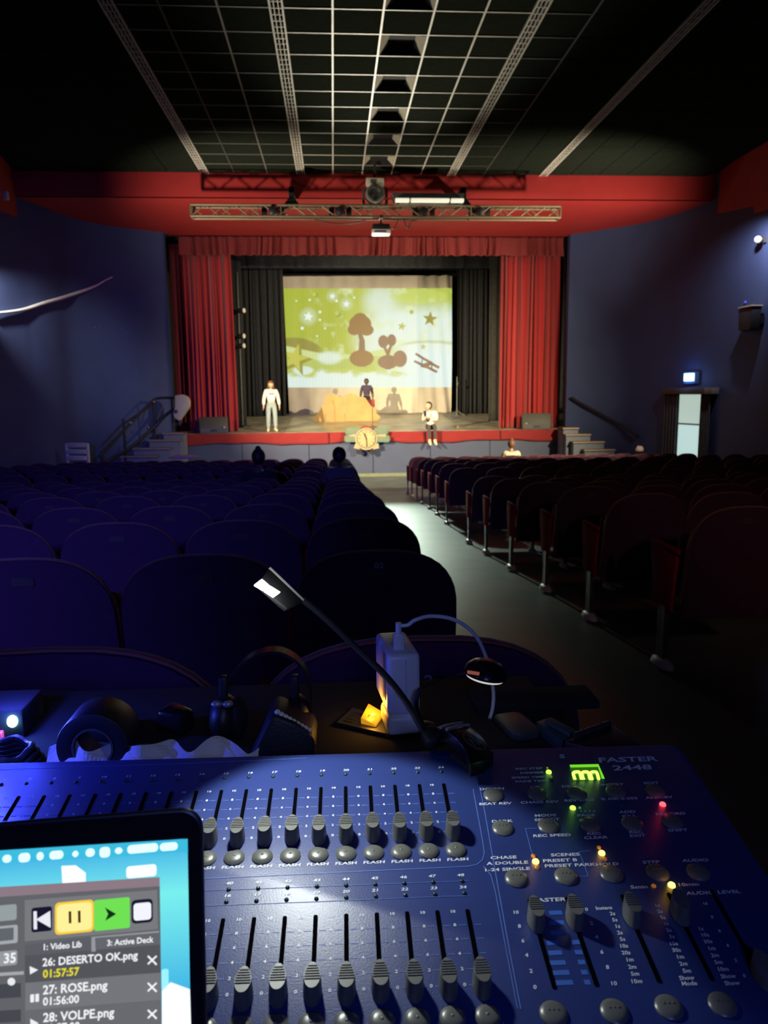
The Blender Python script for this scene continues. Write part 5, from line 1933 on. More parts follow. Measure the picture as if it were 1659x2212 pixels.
for s_, x, y in (('1s', 1284, 555), ('10s', 1318, 590), ('30s', 1336, 628), ('1m', 1354, 668), ('2m', 1374, 708), ('5m', 1395, 748), ('10m', 1430, 788), ('Show', 1472, 828), ('Show', 1495, 868)):
    t4(s_, x, y, 0.0027, 'R', Z5, 1.05)
for s_, x, y in (('10', 1295, 410), ('8', 1335, 487), ('6', 1378, 567), ('4', 1425, 652), ('2', 1472, 738), ('0', 1522, 828)):
    t4(s_, x, y, 0.0022, 'C', Z5, 1.1)
# pale blue level bars beside the master faders
M_bars = mat('print_mid_blue', (0.05, 0.14, 0.50), 0.4)
BB = MB()
for k in range(8):
    f = k / 7
    x0, y0 = 392 + (418 - 392) * f, 462 + (868 - 462) * f
    x1 = 468 + (545 - 468) * f
    if k > 2:
        x0 = 350 + (418 - 350) * (k / 7)
        x1 = x0 + 30 + 12 * k
    p0, p1 = uv(*Z5(x0, y0)), uv(*Z5(x1, y0))
    BB.box((p0[0], p0[1] - 0.0016, 0.0001), (p1[0], p0[1] + 0.0016, 0.0002))
    x0, x1 = 470 + 18 * k, 535 + 15 * k
    p0, p1 = uv(*Z5(x0, y0 - 4)), uv(*Z5(x1, y0 - 4))
    if k > 2:
        BB.box((p0[0], p0[1] - 0.0016, 0.0001), (p1[0] - 0.001, p0[1] + 0.0016, 0.0002))
BB.build('level_bars', M_bars, con)
M_txt = mat('print_white', (0.62, 0.66, 0.74), 0.5)
TXT.build('lettering', M_txt, con)
LIN.build('printed_line', mat('print_pale_blue', (0.10, 0.19, 0.55), 0.5), con)
# master faders
for (xa, ya), (xb, yb_), (cx_, cy_) in (((295, 420), (417, 905), (300, 480)), ((520, 420), (658, 890), (530, 470)), ((850, 410), (1018, 870), (858, 455)), ((1120, 400), (1328, 855), (1130, 440)), ((1385, 395), (1600, 830), (1585, 800))):
    a, c = uv(*Z5(xa, ya)), uv(*Z5(xb, yb_))
    um = (a[0] + c[0]) / 2
    slot(um, c[1], c[1] + 0.066)
    k = uv(*Z5(cx_, cy_))[1]
    cap(um, k - 0.004)
# indicator lights
lit = lambda nm, c, s: mat(nm, (0.2, 0.2, 0.1), 0.3, emit=c, strength=s)
G_ON = lit('led_green', (0.35, 1.0, 0.05), 3.0)
A_ON = lit('led_amber', (1.0, 0.55, 0.07), 6.0)
R_ON = lit('led_red', (1.0, 0.04, 0.05), 5.0)
A_DIM = mat('led_amber_dim', (0.5, 0.2, 0.03), 0.3, emit=(0.7, 0.25, 0.02), strength=0.25)
G_DIM = mat('led_green_dim', (0.1, 0.3, 0.05), 0.3, emit=(0.2, 0.5, 0.05), strength=0.3)
for x, y, m, r in ((540, 176, G_DIM, .0011), (549, 203, G_ON, .0024), (560, 231, G_DIM, .0016), (570, 256, M_ledoff, .0014), (703, 433, G_ON, .0024), (748, 431, G_DIM, .0011), (1278, 410, R_ON, .0026), (465, 776, A_ON, .0025), (450, 740, A_DIM, .0017), (473, 814, A_DIM, .0018),
                   (888, 722, A_ON, .0025), (870, 686, A_DIM, .0016), (907, 760, A_DIM, .0017), (1335, 927, A_ON, .0026), (1220, 932, A_DIM, .0017), (1183, 742, M_ledoff, .0014), (1022, 418, M_ledoff, .0014)):
    led(*uv(*Z4(x, y)), m, r)
for nm, x, y, c, e in (('led_glow_green', 549, 203, (0.3, 1, 0.05), 0.010), ('led_glow_red', 1278, 410, (1, 0.03, 0.05), 0.020), ('led_glow_amber', 465, 776, (1, 0.5, 0.05), 0.022), ('led_glow_amber', 888, 722, (1, 0.5, 0.05), 0.022), ('led_glow_amber', 1335, 927, (1, 0.5, 0.05), 0.03), ('display_glow', 795, 215, (0.3, 1, 0.05), 0.03), ('led_glow_green', 703, 433, (0.3, 1, 0.05), 0.010)):
    p = CM @ Vector((*uv(*Z4(x, y)), 0.009))
    lamp(nm, 'POINT', p, e * 0.03, c, size=0.003)
# recessed digital display
d0, d1, d2, d3 = uv(*Z4(683, 160)), uv(*Z4(866, 156)), uv(*Z4(906, 246)), uv(*Z4(700, 258))
DD = [Vector((*q, 0)) for q in (d3, d2, d1, d0)]
dsp = MB().hexa([q + Vector((0, 0, 0.0001)) for q in DD], [q + Vector((0, 0, 0.0004)) for q in DD]).build('digital_display', mat('display_green_dark', (0.02, 0.08, 0.01), 0.2, emit=(0.05, 0.28, 0.01), strength=0.35), con)
M_dig = lit('digit_green', (0.50, 1.0, 0.10), 2.2)
M_rim = lit('display_rim_green', (0.22, 0.85, 0.02), 0.8)
MB().hexa([DD[3] + Vector((0, -0.0028, 0.0004)), DD[2] + Vector((0, -0.0028, 0.0004)), DD[2] + Vector((0, 0, 0.0004)), DD[3] + Vector((0, 0, 0.0004))],
          [DD[3] + Vector((0, -0.0028, 0.001)), DD[2] + Vector((0, -0.0028, 0.001)), DD[2] + Vector((0, 0, 0.001)), DD[3] + Vector((0, 0, 0.001))]).build('display_edge', M_rim, dsp)
MB().hexa([DD[1] + Vector((-0.0022, 0, 0.0004)), DD[1] + Vector((0, 0, 0.0004)), DD[2] + Vector((0, 0, 0.0004)), DD[2] + Vector((-0.0008, 0, 0.0004))],
          [DD[1] + Vector((-0.0022, 0, 0.001)), DD[1] + Vector((0, 0, 0.001)), DD[2] + Vector((0, 0, 0.001)), DD[2] + Vector((-0.0008, 0, 0.001))]).build('display_edge', M_rim, dsp)
for k in range(3):
    q = [uv(*Z4(706 + 55 * k + dx, 206 + dy)) for dx, dy in ((-2 + 12, 46), (0, 12), (6, 2), (32, 0), (42, 8), (52, 46))]
    pts = [Vector((*c, 0.0009)) for c in q]
    MB().tube(smooth_path(pts, 3), 0.0013, 6).build('digit', M_dig, dsp, smooth=True)

# ---- clip-on gooseneck lamp -------------------------------------------
base = PC(985, 1612, 0.655)
t = thing('clip_lamp', 'black clip-on gooseneck lamp with two bright white lights at its tip', 'lamp', base)
rel = lambda px, py, zc: PC(px, py, zc) - base
neck = [rel(930, 1600, 0.66), rel(915, 1580, 0.66), rel(880, 1520, 0.65), rel(830, 1457, 0.645), rel(760, 1390, 0.64), rel(700, 1333, 0.635), rel(655, 1296, 0.63)]
MB().tube(smooth_path(neck, 8), 0.0029, 10).build('gooseneck', M_black, t, smooth=True)
hd_ = [rel(657, 1298, 0.63), rel(582, 1226, 0.62)]
# flat lamp head: top edge along hd_, leaning away below it
e = (hd_[1] - hd_[0])
dn = (rel(556, 1262, 0.60) - hd_[1])
dn2 = (rel(620, 1318, 0.605) - hd_[0])
nn_ = e.cross(dn).normalized() * 0.004
if nn_.dot(Vector(ROT @ np.array([0, 0, 1.0]))) > 0:
    nn_ = -nn_
a, b_, c, d = hd_[0], hd_[1], hd_[1] + dn, hd_[0] + dn2
MB().hexa([a, b_, c, d], [a + nn_, b_ + nn_, c + nn_, d + nn_]).build('lamp_head', M_matt, t, bevel=0.0015)
M_edge = mat('lamp_head_rim', (0.30, 0.29, 0.27), 0.4)
MB().tube([hd_[0], hd_[1]], 0.0012, 6).build('head_rim', M_edge, t)
M_led = mat('lamp_white_led', (1, 1, 1), 0.4, emit=(1.0, 1.0, 0.93), strength=14.0)
for (p1, p2, p3, p4) in (((549, 1263), (566, 1250), (583, 1264), (571, 1276)), ((571, 1276), (583, 1264), (607, 1279), (592, 1290))):
    q = [rel(x, y, 0.597) for x, y in (p1, p4, p3, p2)]
    cn = sum(q, Vector()) / 4
    q = [cn + (x - cn) * 0.97 for x in q]
    MB().hexa(q, [x + nn_ * 0.4 for x in q]).build('white_led', M_led, t, bevel=0.0006)
hp = PC(578, 1272, 0.590)
aim = CM @ Vector((*uv(700, 1850), 0))
lamp('clip_lamp_light', 'SPOT', hp, 3.0, (0.93, 1.0, 0.93), aim, 0.010, 77, 0.13)
lamp('clip_lamp_spill', 'POINT', hp + Vector((0, -0.004, -0.006)), 0.06, (0.95, 1.0, 0.92), size=0.012)
# clip body on the desk's rear edge
jaw = [uv(968, 1640), uv(1035, 1618), uv(1068, 1640), uv(1012, 1672)]
J3 = [CI.inverted() @ Vector((*q, 0.0006)) - base for q in jaw]
up = Vector(N_) * 0.006
MB().hexa([J3[0], J3[3], J3[2], J3[1]], [J3[0] + up, J3[3] + up, J3[2] + up, J3[1] + up]).build('clip_jaw', M_matt, t, bevel=0.002)
arc0 = [rel(928, 1592, 0.665), rel(940, 1578, 0.66), rel(960, 1576, 0.655), rel(985, 1595, 0.645), rel(1005, 1620, 0.632), rel(1016, 1650, 0.618)]
arc1 = [rel(968, 1580, 0.70), rel(985, 1566, 0.695), rel(1008, 1566, 0.69), rel(1035, 1585, 0.678), rel(1055, 1610, 0.662), rel(1066, 1636, 0.645)]
a0, a1 = smooth_path(arc0, 5), smooth_path(arc1, 5)
n = len(a0)
dnv = Vector((0, 0, -0.012))
vs, fs = [], []
for p, q in zip(a0, a1):
    vs += [p, q, q + dnv, p + dnv]
for i in range(n - 1):
    for k in range(4):
        fs.append((4 * i + k, 4 * i + (k + 1) % 4, 4 * i + 4 + (k + 1) % 4, 4 * i + 4 + k))
fs += [(3, 2, 1, 0), tuple(4 * (n - 1) + k for k in range(4))]
M_gloss = mat('gloss_black', (0.012, 0.012, 0.012), 0.22)
MB().add(vs, fs).build('clip_body', M_gloss, t, smooth=True, bevel=0.002)
for f in (0.10, 0.18, 0.26):
    k = int(f * (n - 1) * 1.6) + 1
    MB().tube([a0[k] + Vector((0, 0, 0.001)), (a0[k] + a1[k]) / 2 + Vector((0, 0, 0.002)), a1[k] + Vector((0, 0, 0.001))], 0.0013, 6).build('grip_ridge', M_edge, t)
k = int(0.72 * n)
cn = (a0[k] + a1[k]) / 2
zx = (a1[k] - a0[k]).normalized()
zy = (a0[k + 2] - a0[k - 2]).normalized()
zn = zy.cross(zx).normalized()
if zn.z < 0:
    zn = -zn
LM2 = frame(cn + zn * 0.001, zx, zn.cross(zx), zn)
mb = MB()
mb.tube([LM2 @ Vector((0.0105 * math.cos(2 * PI * q / 24), 0.0105 * math.sin(2 * PI * q / 24), 0)) for q in range(25)], 0.0006, 6, cap=False)
put_text(mb, 'N', 0, 0, 0.010, 0.0003, 1.3, 0.2, M=LM2)
mb.build('emblem', mat('emblem_grey', (0.06, 0.06, 0.06), 0.5), t)
MB().lathe([(0.006, 0), (0.008, 0.004), (0.008, 0.012), (0.004, 0.014)], 14, Matrix.Translation(rel(930, 1604, 0.662)) @ Matrix.Rotation(0.4, 4, 'X')).build('neck_socket', M_black, t, smooth=True)

# ---- white power adapter plugged into the strip ------------------------
yaw = rad(6)
foot = PZ(874, 1583, BZ + 0.006)
t = thing('power_adapter', 'tall white power adapter standing beside the amber switch', 'power adapter', (foot.x, foot.y, BZ + 0.004), rz=yaw)
M_adp = mat('adapter_white', (0.70, 0.71, 0.74), 0.35, var=0.02)
wA, dA = 0.0345, 0.080
z_top = P(875, 1414, foot.y).z - (BZ + 0.004)
MB().box((-wA / 2, 0.0, 0.020), (wA / 2, dA, z_top)).build('housing', M_adp, t, bevel=0.0055, seg=3)
MB().box((-wA / 2 - 0.0006, 0.012, 0.034), (-wA / 2 + 0.0002, 0.024, z_top - 0.004)).build('side_groove', mat('adapter_groove', (0.25, 0.25, 0.27), 0.4), t)
MB().box((0.0015, -0.0003, 0.022), (0.0019, 0.0006, z_top - 0.006)).build('seam', mat('adapter_seam', (0.3, 0.3, 0.34), 0.5), t)
MB().box((-wA / 2 - 0.001, -0.004, 0.0), (wA / 2 + 0.001, 0.045, 0.022)).build('plug_head', M_adp, t, bevel=0.006, seg=3)
pz = z_top
MB().box((-0.008, 0.016, pz - 0.002), (0.004, 0.023, pz + 0.017)).build('connector', M_adp, t, bevel=0.002)
# cable
Y0 = t.location.y + 0.02
c0 = t.matrix_basis @ Vector((-0.002, 0.0195, pz + 0.016))
yc = c0.y
pth = [c0, c0 + Vector((0.0005, 0, 0.008)), P(881, 1350, yc), P(898, 1339, yc), P(932, 1331, yc + 0.005), P(982, 1339, yc + 0.01), P(1025, 1370, yc + 0.02), P(1050, 1420, yc + 0.03), P(1062, 1470, yc + 0.035), P(1066, 1500, yc + 0.035), P(1064, 1530, yc + 0.03), P(1058, 1552, yc + 0.02)]
o = MB().tube(smooth_path(pth, 8), 0.0021, 8).build('charging_cable', M_adp, smooth=True)
tag(o, 'white charging cable arching from the power adapter behind the little black lamp', 'cable')
cc = MB().tube([c0 - Vector((0, 0, 0.001)), c0 + Vector((0, 0, 0.012))], 0.0032, 10).build('strain_relief', M_adp, o, smooth=True)

# ---- power strip with amber rocker -------------------------------------
ps = PZ(800, 1560, BZ + 0.003)
t = thing('power_strip', 'black power strip with a glowing amber rocker switch', 'power strip', (ps.x, ps.y, BZ), rz=rad(-9))
strip_q = [PZ(x, y, BZ + 0.004) - ps for x, y in ((724, 1561), (846, 1588), (856, 1556), (762, 1527))]
Rm = Matrix.Rotation(rad(9), 4, 'Z')
strip_q = [Rm @ Vector((p.x, p.y, 0)) for p in strip_q]
MB().hexa(strip_q, [p + Vector((0, 0, 0.004)) for p in strip_q]).build('body', mat('strip_black', (0.02, 0.02, 0.022), 0.4), t, bevel=0.001, seg=1)
for k in range(5):
    a = strip_q[0].lerp(strip_q[3], 0.2 + 0.14 * k)
    c = a + (strip_q[1] - strip_q[0]) * 0.26
    a = a + (strip_q[1] - strip_q[0]) * 0.08
    MB().tube([a + Vector((0, 0, 0.0042)), c + Vector((0, 0, 0.0042))], 0.0006, 6).build('ridge', mat('strip_ridge', (0.035, 0.035, 0.04), 0.45), t)
am = [Rm @ Vector(((PZ(x, y, BZ + 0.006) - ps).x, (PZ(x, y, BZ + 0.006) - ps).y, 0)) for x, y in ((779, 1560), (812, 1568), (828, 1545), (796, 1537))]
M_amb = mat('amber_lens', (0.6, 0.3, 0.02), 0.3, emit=(1.0, 0.42, 0.02), strength=0.55)
zz = Vector((0, 0, 0.004))
sw = MB().hexa([p + zz for p in am], [am[0] + zz + Vector((0, 0, 0.007)), am[1] + zz + Vector((0, 0, 0.002)), am[2] + zz + Vector((0, 0, 0.006)), am[3] + zz + Vector((0, 0, 0.012))]).build('rocker_switch', M_amb, t, bevel=0.0015)
cn = sum(am, Vector()) / 4 + Vector((0.001, -0.001, 0.0115))
MB().ball(cn, (0.003, 0.003, 0.0012), 10, 6).build('neon_spot', mat('neon_core', (1, .8, .1), 0.3, emit=(1.0, 0.85, 0.08), strength=3.0), sw, smooth=True)
MB().bar(cn + Vector((-0.005, -0.006, 0.0)), cn + Vector((-0.003, -0.001, 0.0)), 0.0007, 0.0007).build('switch_mark', M_wood, sw)
amb_w = t.matrix_basis @ (sum(am, Vector()) / 4 + Vector((0, 0, 0.022)))
lamp('rocker_glow', 'POINT', amb_w, 0.045, (1.0, 0.45, 0.04), size=0.006)

# ---- small black dome lamp on a thin stem -------------------------------
dm = PC(1050, 1447, 0.80)
sb = PZ(904, 1574, BZ)
t = thing('dome_lamp', 'small black dome lamp on a thin bent stem beside the power adapter', 'lamp', (sb.x + 0.006, sb.y, BZ))
ob = t.location
stem = [Vector((0, 0, 0.0)), PC(900, 1530, 0.775) - ob, PC(903, 1497, 0.77) - ob, PC(918, 1482, 0.775) - ob, PC(960, 1466, 0.79) - ob, PC(1008, 1452, 0.80) - ob]
MB().tube(smooth_path(stem, 7), [0.0026] * 18 + [0.0012] * 18, 8).build('stem', M_black, t, smooth=True)
MB().lathe([(0.012, 0), (0.012, 0.004), (0.004, 0.007)], 16).build('base', M_black, t, smooth=True)
DMx = Matrix.Translation(dm - ob) @ Matrix.Rotation(rad(10), 4, 'Y')
MB().lathe([(0.0225, -0.0055), (0.0235, -0.003), (0.021, 0.003), (0.014, 0.0085), (0.004, 0.0105)], 28, DMx).build('dome', M_gloss, t, smooth=True)
MB().lathe([(0.0205, -0.0058), (0.0195, -0.0085), (0.01, -0.0105)], 24, DMx).build('light_lens', mat('dome_lens', (0.9, 0.9, 0.8), 0.3, emit=(1.0, 0.97, 0.82), strength=0.55), t, smooth=True)
MB().bar(DMx @ Vector((-0.0215, -0.0115, -0.001)), DMx @ Vector((-0.0115, -0.0195, 0.0015)), 0.0022, 0.003).build('orange_reflection', mat('orange_reflection', (0.75, 0.22, 0.10), 0.4, emit=(0.8, 0.2, 0.08), strength=0.25), t)  # orange reflection on the dome's rim, built as a glowing bar

# ---- right-hand clutter -------------------------------------------------
def slab(name, label, cat, px, z, h, m, r=0.0, bevel=0.0015, tilt=None):
    q = [PZ(x, y, z + h) for x, y in px]
    cn = sum(q, Vector()) / len(q)
    cn.z = z
    t = [Vector((p.x - cn.x, p.y - cn.y, 0)) for p in q]
    if tilt:
        for p, dz in zip(t, tilt):
            p.z = dz
    o = MB().hexa(t, [p + Vector((0, 0, h)) for p in t]).build(name, m, bevel=bevel)
    o.location = cn
    tag(o, label, cat)
    return o


q = [PZ(x, y, BZ + 0.010) for x, y in ((1062, 1541), (1112, 1586), (1176, 1578), (1117, 1532))]
cn = sum(q, Vector()) / 4
ex = (q[1] - q[0]).normalized()
ey = Vector((-ex.y, ex.x, 0))
Lx, Ly = (q[1] - q[0]).length, (q[2] - q[1]).length
ph = MB().prism(rrect(-Lx / 2, -Ly / 2, Lx / 2, Ly / 2, 0.009), 0.008).build('mobile_phone', mat('phone_back_grey', (0.07, 0.075, 0.065), 0.4), bevel=0.0015)
ph.matrix_world = frame((cn.x, cn.y, BZ + 0.001), ex, ey, Vector((0, 0, 1)))
tag(ph, 'dark grey phone lying face down right of the little dome lamp', 'phone')
slab('tobacco_tin', 'flat teal box lying between the phone and the black organiser', 'box', ((1158, 1558), (1215, 1602), (1252, 1580), (1190, 1548)), BZ + 0.001, 0.014, mat('teal_box', (0.028, 0.065, 0.068), 0.5))
slab('paper_packet', 'narrow teal paper packet lying on the flat teal box', 'packet', ((1176, 1557), (1232, 1586), (1246, 1578), (1186, 1549)), BZ + 0.016, 0.004, mat('teal_paper', (0.04, 0.085, 0.085), 0.7), bevel=0.001)
og = slab('organiser', 'black zipped organiser at the right end of the table', 'organiser', ((1217, 1600), (1330, 1628), (1392, 1610), (1313, 1556)), TZ + 0.02, 0.052, M_black, bevel=0.003)
ogz = TZ + 0.02 + 0.052 + 0.002
a, c = PZ(1240, 1590, ogz), PZ(1318, 1562, ogz)
for k in range(4):
    p, q_ = a.lerp(c, k / 4 + 0.02), a.lerp(c, (k + 1) / 4 - 0.02)
    MB().tube([p - og.location, q_ - og.location], 0.0032, 8).build('hinge', mat('hinge_grey', (0.035, 0.035, 0.04), 0.35), og, smooth=True)
a, c = PC(1142, 1548, 0.86), PC(1226, 1521, 0.93)
o = MB().tube([a, a.lerp(c, 0.1), a.lerp(c, 0.9), c], [0.0012, 0.0024, 0.0024, 0.001], 10).build('pen', mat('silver_pen', (0.75, 0.75, 0.72), 0.25, metal=0.8), smooth=True)
bz = min(a.z, c.z)
tag(o, 'thin silver pen leaning at the table edge behind the teal box', 'pen')
o2 = MB().box((-0.11, -0.03, 0), (0.03, 0.02, max(0.01, bz - 0.003 - BZ))).build('card_box', M_matt, bevel=0.002)
o2.location = ((a.x + c.x) / 2 + 0.02, (a.y + c.y) / 2, BZ)
tag(o2, 'black box under the silver pen', 'box')

# ---- left-hand clutter --------------------------------------------------
# headphones with the band up
c = PC(570, 1500, 0.80)
hb = PZ(575, 1590, BZ)
t = thing('headphones', 'black headphones with a thin band arching up behind the desk', 'headphones', (c.x, c.y, BZ))
ob = t.location
band = [PC(487, 1560, 0.80), PC(482, 1520, 0.80), PC(500, 1465, 0.80), PC(540, 1420, 0.80), PC(595, 1404, 0.80), PC(642, 1425, 0.80), PC(668, 1470, 0.80), PC(672, 1530, 0.80), PC(662, 1565, 0.80)]
band = smooth_path([p - ob for p in band], 6)
vs, fs = [], []
for i, p in enumerate(band):
    w = 0.009
    tng = (band[min(i + 1, len(band) - 1)] - band[max(i - 1, 0)]).normalized()
    out = tng.cross(Vector((0, 1, 0))).normalized() * 0.0016
    vs += [p + Vector((0, -w, 0)) - out, p + Vector((0, w, 0)) - out, p + Vector((0, w, 0)) + out, p + Vector((0, -w, 0)) + out]
for i in range(len(band) - 1):
    for k in range(4):
        fs.append((4 * i + k, 4 * i + 4 + k, 4 * i + 4 + (k + 1) % 4, 4 * i + (k + 1) % 4))
fs += [(0, 1, 2, 3), tuple(4 * (len(band) - 1) + k for k in (3, 2, 1, 0))]
MB().add(vs, fs).build('headband', M_gloss, t, smooth=True)
for px, s in ((487, -1), (640, 1)):
    cpt = PC(px, 1580, 0.80) - ob
    cz = 0.024
    MB().ball((cpt.x, cpt.y, cz), (0.016, 0.026, 0.024), 18, 12).build('ear_cup', M_black, t, smooth=True)
    MB().ball((cpt.x - s * 0.014, cpt.y, cz), (0.010, 0.023, 0.021), 18, 10).build('ear_pad', M_matt, t, smooth=True)
    MB().box((cpt.x - 0.004, cpt.y - 0.006, cz), (cpt.x + 0.004, cpt.y + 0.006, cz + 0.045)).build('yoke', M_black, t, bevel=0.002)
for px in (468, 492):
    p = PC(px, 1521, 0.775) - ob
    MB().ball(p, (0.006, 0.004, 0.0035), 10, 6).build('yoke_cap', mat('silver_cap', (0.35, 0.35, 0.36), 0.35, metal=0.4), t, smooth=True)
# studded black pouch
t = thing('studded_pouch', 'black pouch with a row of studs along its top edge', 'pouch', PZ(625, 1606, BZ))
ob = t.location.copy()
q = [PC(x, y, 0.76) - ob for x, y in ((560, 1590), (585, 1535), (600, 1526), (640, 1545), (668, 1566), (680, 1578), (684, 1596), (682, 1612))]
pl = [(p.x, max(0.004, p.z)) for p in q]
pl = [(pl[0][0] - 0.01, 0.001)] + pl + [(pl[-1][0], 0.001)]
MB().prism(pl, 0.055, Matrix.Translation((0, 0.055 + q[0].y - 0.02, 0)) @ RX).build('body', mat('pouch_black', (0.016, 0.016, 0.015), 0.5, bump=0.3, bscale=500), t, bevel=0.006)
yf = q[0].y - 0.012
for k in range(9):
    p = q[2].lerp(q[5], 0.02 + k * 0.105)
    MB().ball((p.x, yf, p.z + 0.0012), (0.0030, 0.0034, 0.0024), 10, 6).build('stud', mat('stud_pale', (0.75, 0.78, 0.68), 0.35), t, smooth=True)
# round headphones / ring shaped black object with silvery tape
rc = PC(218, 1640, 0.735)
t = thing('tape_roll', 'big round roll of black tape leaning up at the back of the desk', 'tape roll', (rc.x, rc.y, BZ))
R0 = PC(293, 1640, 0.735).x - rc.x
prof = []
nseg = 40
mb = MB()
vs, fs = [], []
for i in range(nseg):
    a = 2 * PI * i / nseg
    for r, y in ((R0, -0.022), (R0, 0.022), (R0 * 0.58, 0.022), (R0 * 0.58, -0.022)):
        vs.append((r * math.cos(a), y, R0 + r * math.sin(a)))
for i in range(nseg):
    for k in range(4):
        fs.append((4 * i + k, 4 * i + (k + 1) % 4, 4 * ((i + 1) % nseg) + (k + 1) % 4, 4 * ((i + 1) % nseg) + k))
MB().add(vs, fs).build('tape', M_black, t, smooth=True, bevel=0.0015)
vs = []
for i in range(nseg):
    a = 2 * PI * i / nseg
    for r, y in ((R0 * 0.575, -0.0225), (R0 * 0.575, 0.0225), (R0 * 0.52, 0.0225), (R0 * 0.52, -0.0225)):
        vs.append((r * math.cos(a), y, R0 + r * math.sin(a)))
MB().add(vs, fs).build('core', mat('tape_core', (0.05, 0.05, 0.06), 0.6), t, smooth=True)
slab('battery_pack', 'flat black box lying behind the round tape roll', 'box', ((170, 1560), (262, 1566), (300, 1552), (235, 1527)), BZ + 0.001, 0.020, M_gloss, bevel=0.004)
slab('cable_tester', 'small black box between the tape roll and the headphones', 'box', ((335, 1535), (395, 1545), (422, 1530), (372, 1508)), BZ + 0.001, 0.024, M_gloss, bevel=0.006)
# crumpled sheet of paper behind the desk
def paper(u, v):
    px, py = 90 + 465 * u, 1650 - 12 * u - 45 * v
    z = BZ + 0.004 + 0.020 * v * (0.6 + 0.4 * abs(math.sin(u * 9.5 + 0.4))) + 0.002 * math.sin(u * 40 + v * 9)
    p = PC(px, py, 0.70)
    return (p.x, p.y + 0.012 * v * math.sin(u * 25) + 0.018 * v, max(BZ + 0.003, 0.868 + z - BZ - 0.012))


o = MB().grid(paper, 60, 8).build('paper_sheet', mat('paper_white', (0.62, 0.62, 0.62), 0.9), solid=0.0006)
tag(o, 'crumpled white sheet of paper tucked behind the back edge of the desk', 'paper')
# coil of black cable at the far left
cc_ = PC(-12, 1640, 0.73)
mb = MB()
for k in range(4):
    r0 = 0.036 - 0.003 * k
    mb.tube([(1.25 * r0 * math.cos(2 * PI * q / 40), r0 * math.sin(2 * PI * q / 40), 0.004 + 0.006 * k + 0.002 * math.sin(q)) for q in range(41)], 0.0035, 8, cap=False)
o = mb.build('cable_coil', M_black, smooth=True)
o.location = (cc_.x, cc_.y, BZ)
tag(o, 'coil of black cable at the far left end of the desk', 'cable coil')
# box with the blue light
bl = PC(25, 1560, 0.80)
t = thing('audio_interface', 'small black box with a dazzling blue light at the far left', 'audio interface', (bl.x - 0.02, bl.y + 0.012, BZ))
hz = bl.z - BZ
MB().box((-0.06, -0.008, 0), (0.03, 0.05, hz + 0.012)).build('case', M_matt, t, bevel=0.003)
MB().ball((0.02, -0.010, hz), (0.0055, 0.005, 0.0065), 12, 8).build('blue_light', mat('blue_led', (0.2, 0.4, 1), 0.3, emit=(0.25, 0.75, 1.0), strength=30.0), t, smooth=True)
MB().box((0.000, -0.014, hz - 0.026), (0.0095, -0.007, hz - 0.010)).build('red_button', mat('red_button', (0.6, 0.05, 0.1), 0.4, emit=(0.8, 0.08, 0.16), strength=0.5), t, bevel=0.001, seg=1)
lamp('blue_led_light', 'POINT', bl + Vector((0.0, -0.01, 0.045)), 1.2, (0.05, 0.075, 1.0), size=0.006)
lamp('blue_led_spill', 'POINT', bl + Vector((0.02, -0.13, 0.075)), 0.9, (0.05, 0.07, 1.0), size=0.006)

# ---- laptop --------------------------------------------------------------
LC = Vector(EYE + ROT @ (camdir(437, 1745) * 0.39))
A_, T_ = rad(4.0), rad(15)
ax = Vector((math.cos(A_), math.sin(A_), 0))
fw = Vector((-math.sin(A_), math.cos(A_), 0))
up_ = fw * math.sin(T_) + Vector((0, 0, math.cos(T_)))
nz2 = ax.cross(up_)
LW_, LH_ = 0.315, 0.215
org = LC - ax * LW_ - up_ * LH_
lap = thing('laptop', 'open dark laptop at the lower left showing a media player', 'laptop', M=frame(org, ax, up_, nz2))
M_lid = mat('laptop_dark', (0.02, 0.022, 0.03), 0.35)
MB().prism(rrect(0, 0, LW_, LH_, 0.011, 6), 0.005, Matrix.Translation((0, 0, -0.006))).build('lid', M_lid, lap, bevel=0.002)
MB().prism(rrect(0.0015, 0.0015, LW_ - 0.0015, LH_ - 0.0015, 0.010, 6), 0.0006, Matrix.Translation((0, 0, -0.001))).build('bezel', mat('bezel_glass', (0.010, 0.011, 0.016), 0.15), lap)
# base, lying on the table
bi = lap.matrix_world.inverted()
hinge = org
bq = [hinge + ax * 0.0 - fw * 0.0, hinge + ax * LW_]
dirb = (-fw)
B8 = [bq[0] + dirb * 0.215, bq[1] + dirb * 0.215, bq[1], bq[0]]
zt_ = max(TZ + 0.015, min(org.z, 0.9))
bot = [bi @ Vector((p.x, p.y, TZ + 0.001)) for p in B8]
top_ = [bi @ Vector((p.x, p.y, max(org.z - 0.001, TZ + 0.014))) for p in B8]
MB().hexa(bot, top_).build('base', M_lid, lap, bevel=0.003)


def luv(px, py):
    r = ROT @ camdir(px, py)
    n_ = np.array(nz2)
    k = ((np.array(LC) - EYE) @ n_) / (r @ n_)
    p = bi @ Vector(EYE + r * k)
    return p.x, p.y


ZL = lambda x, y: (x / 3.6065, 1700 + y / 3.6075)
SX1, SY1 = luv(*ZL(1460, 403))
SX0, SY0 = 0.012, 0.018
emi = lambda nm, c, s=1.0: mat('screen_' + nm, (0.02, 0.02, 0.02), 0.3, emit=tuple(srgb(*c)), strength=s, var=0)
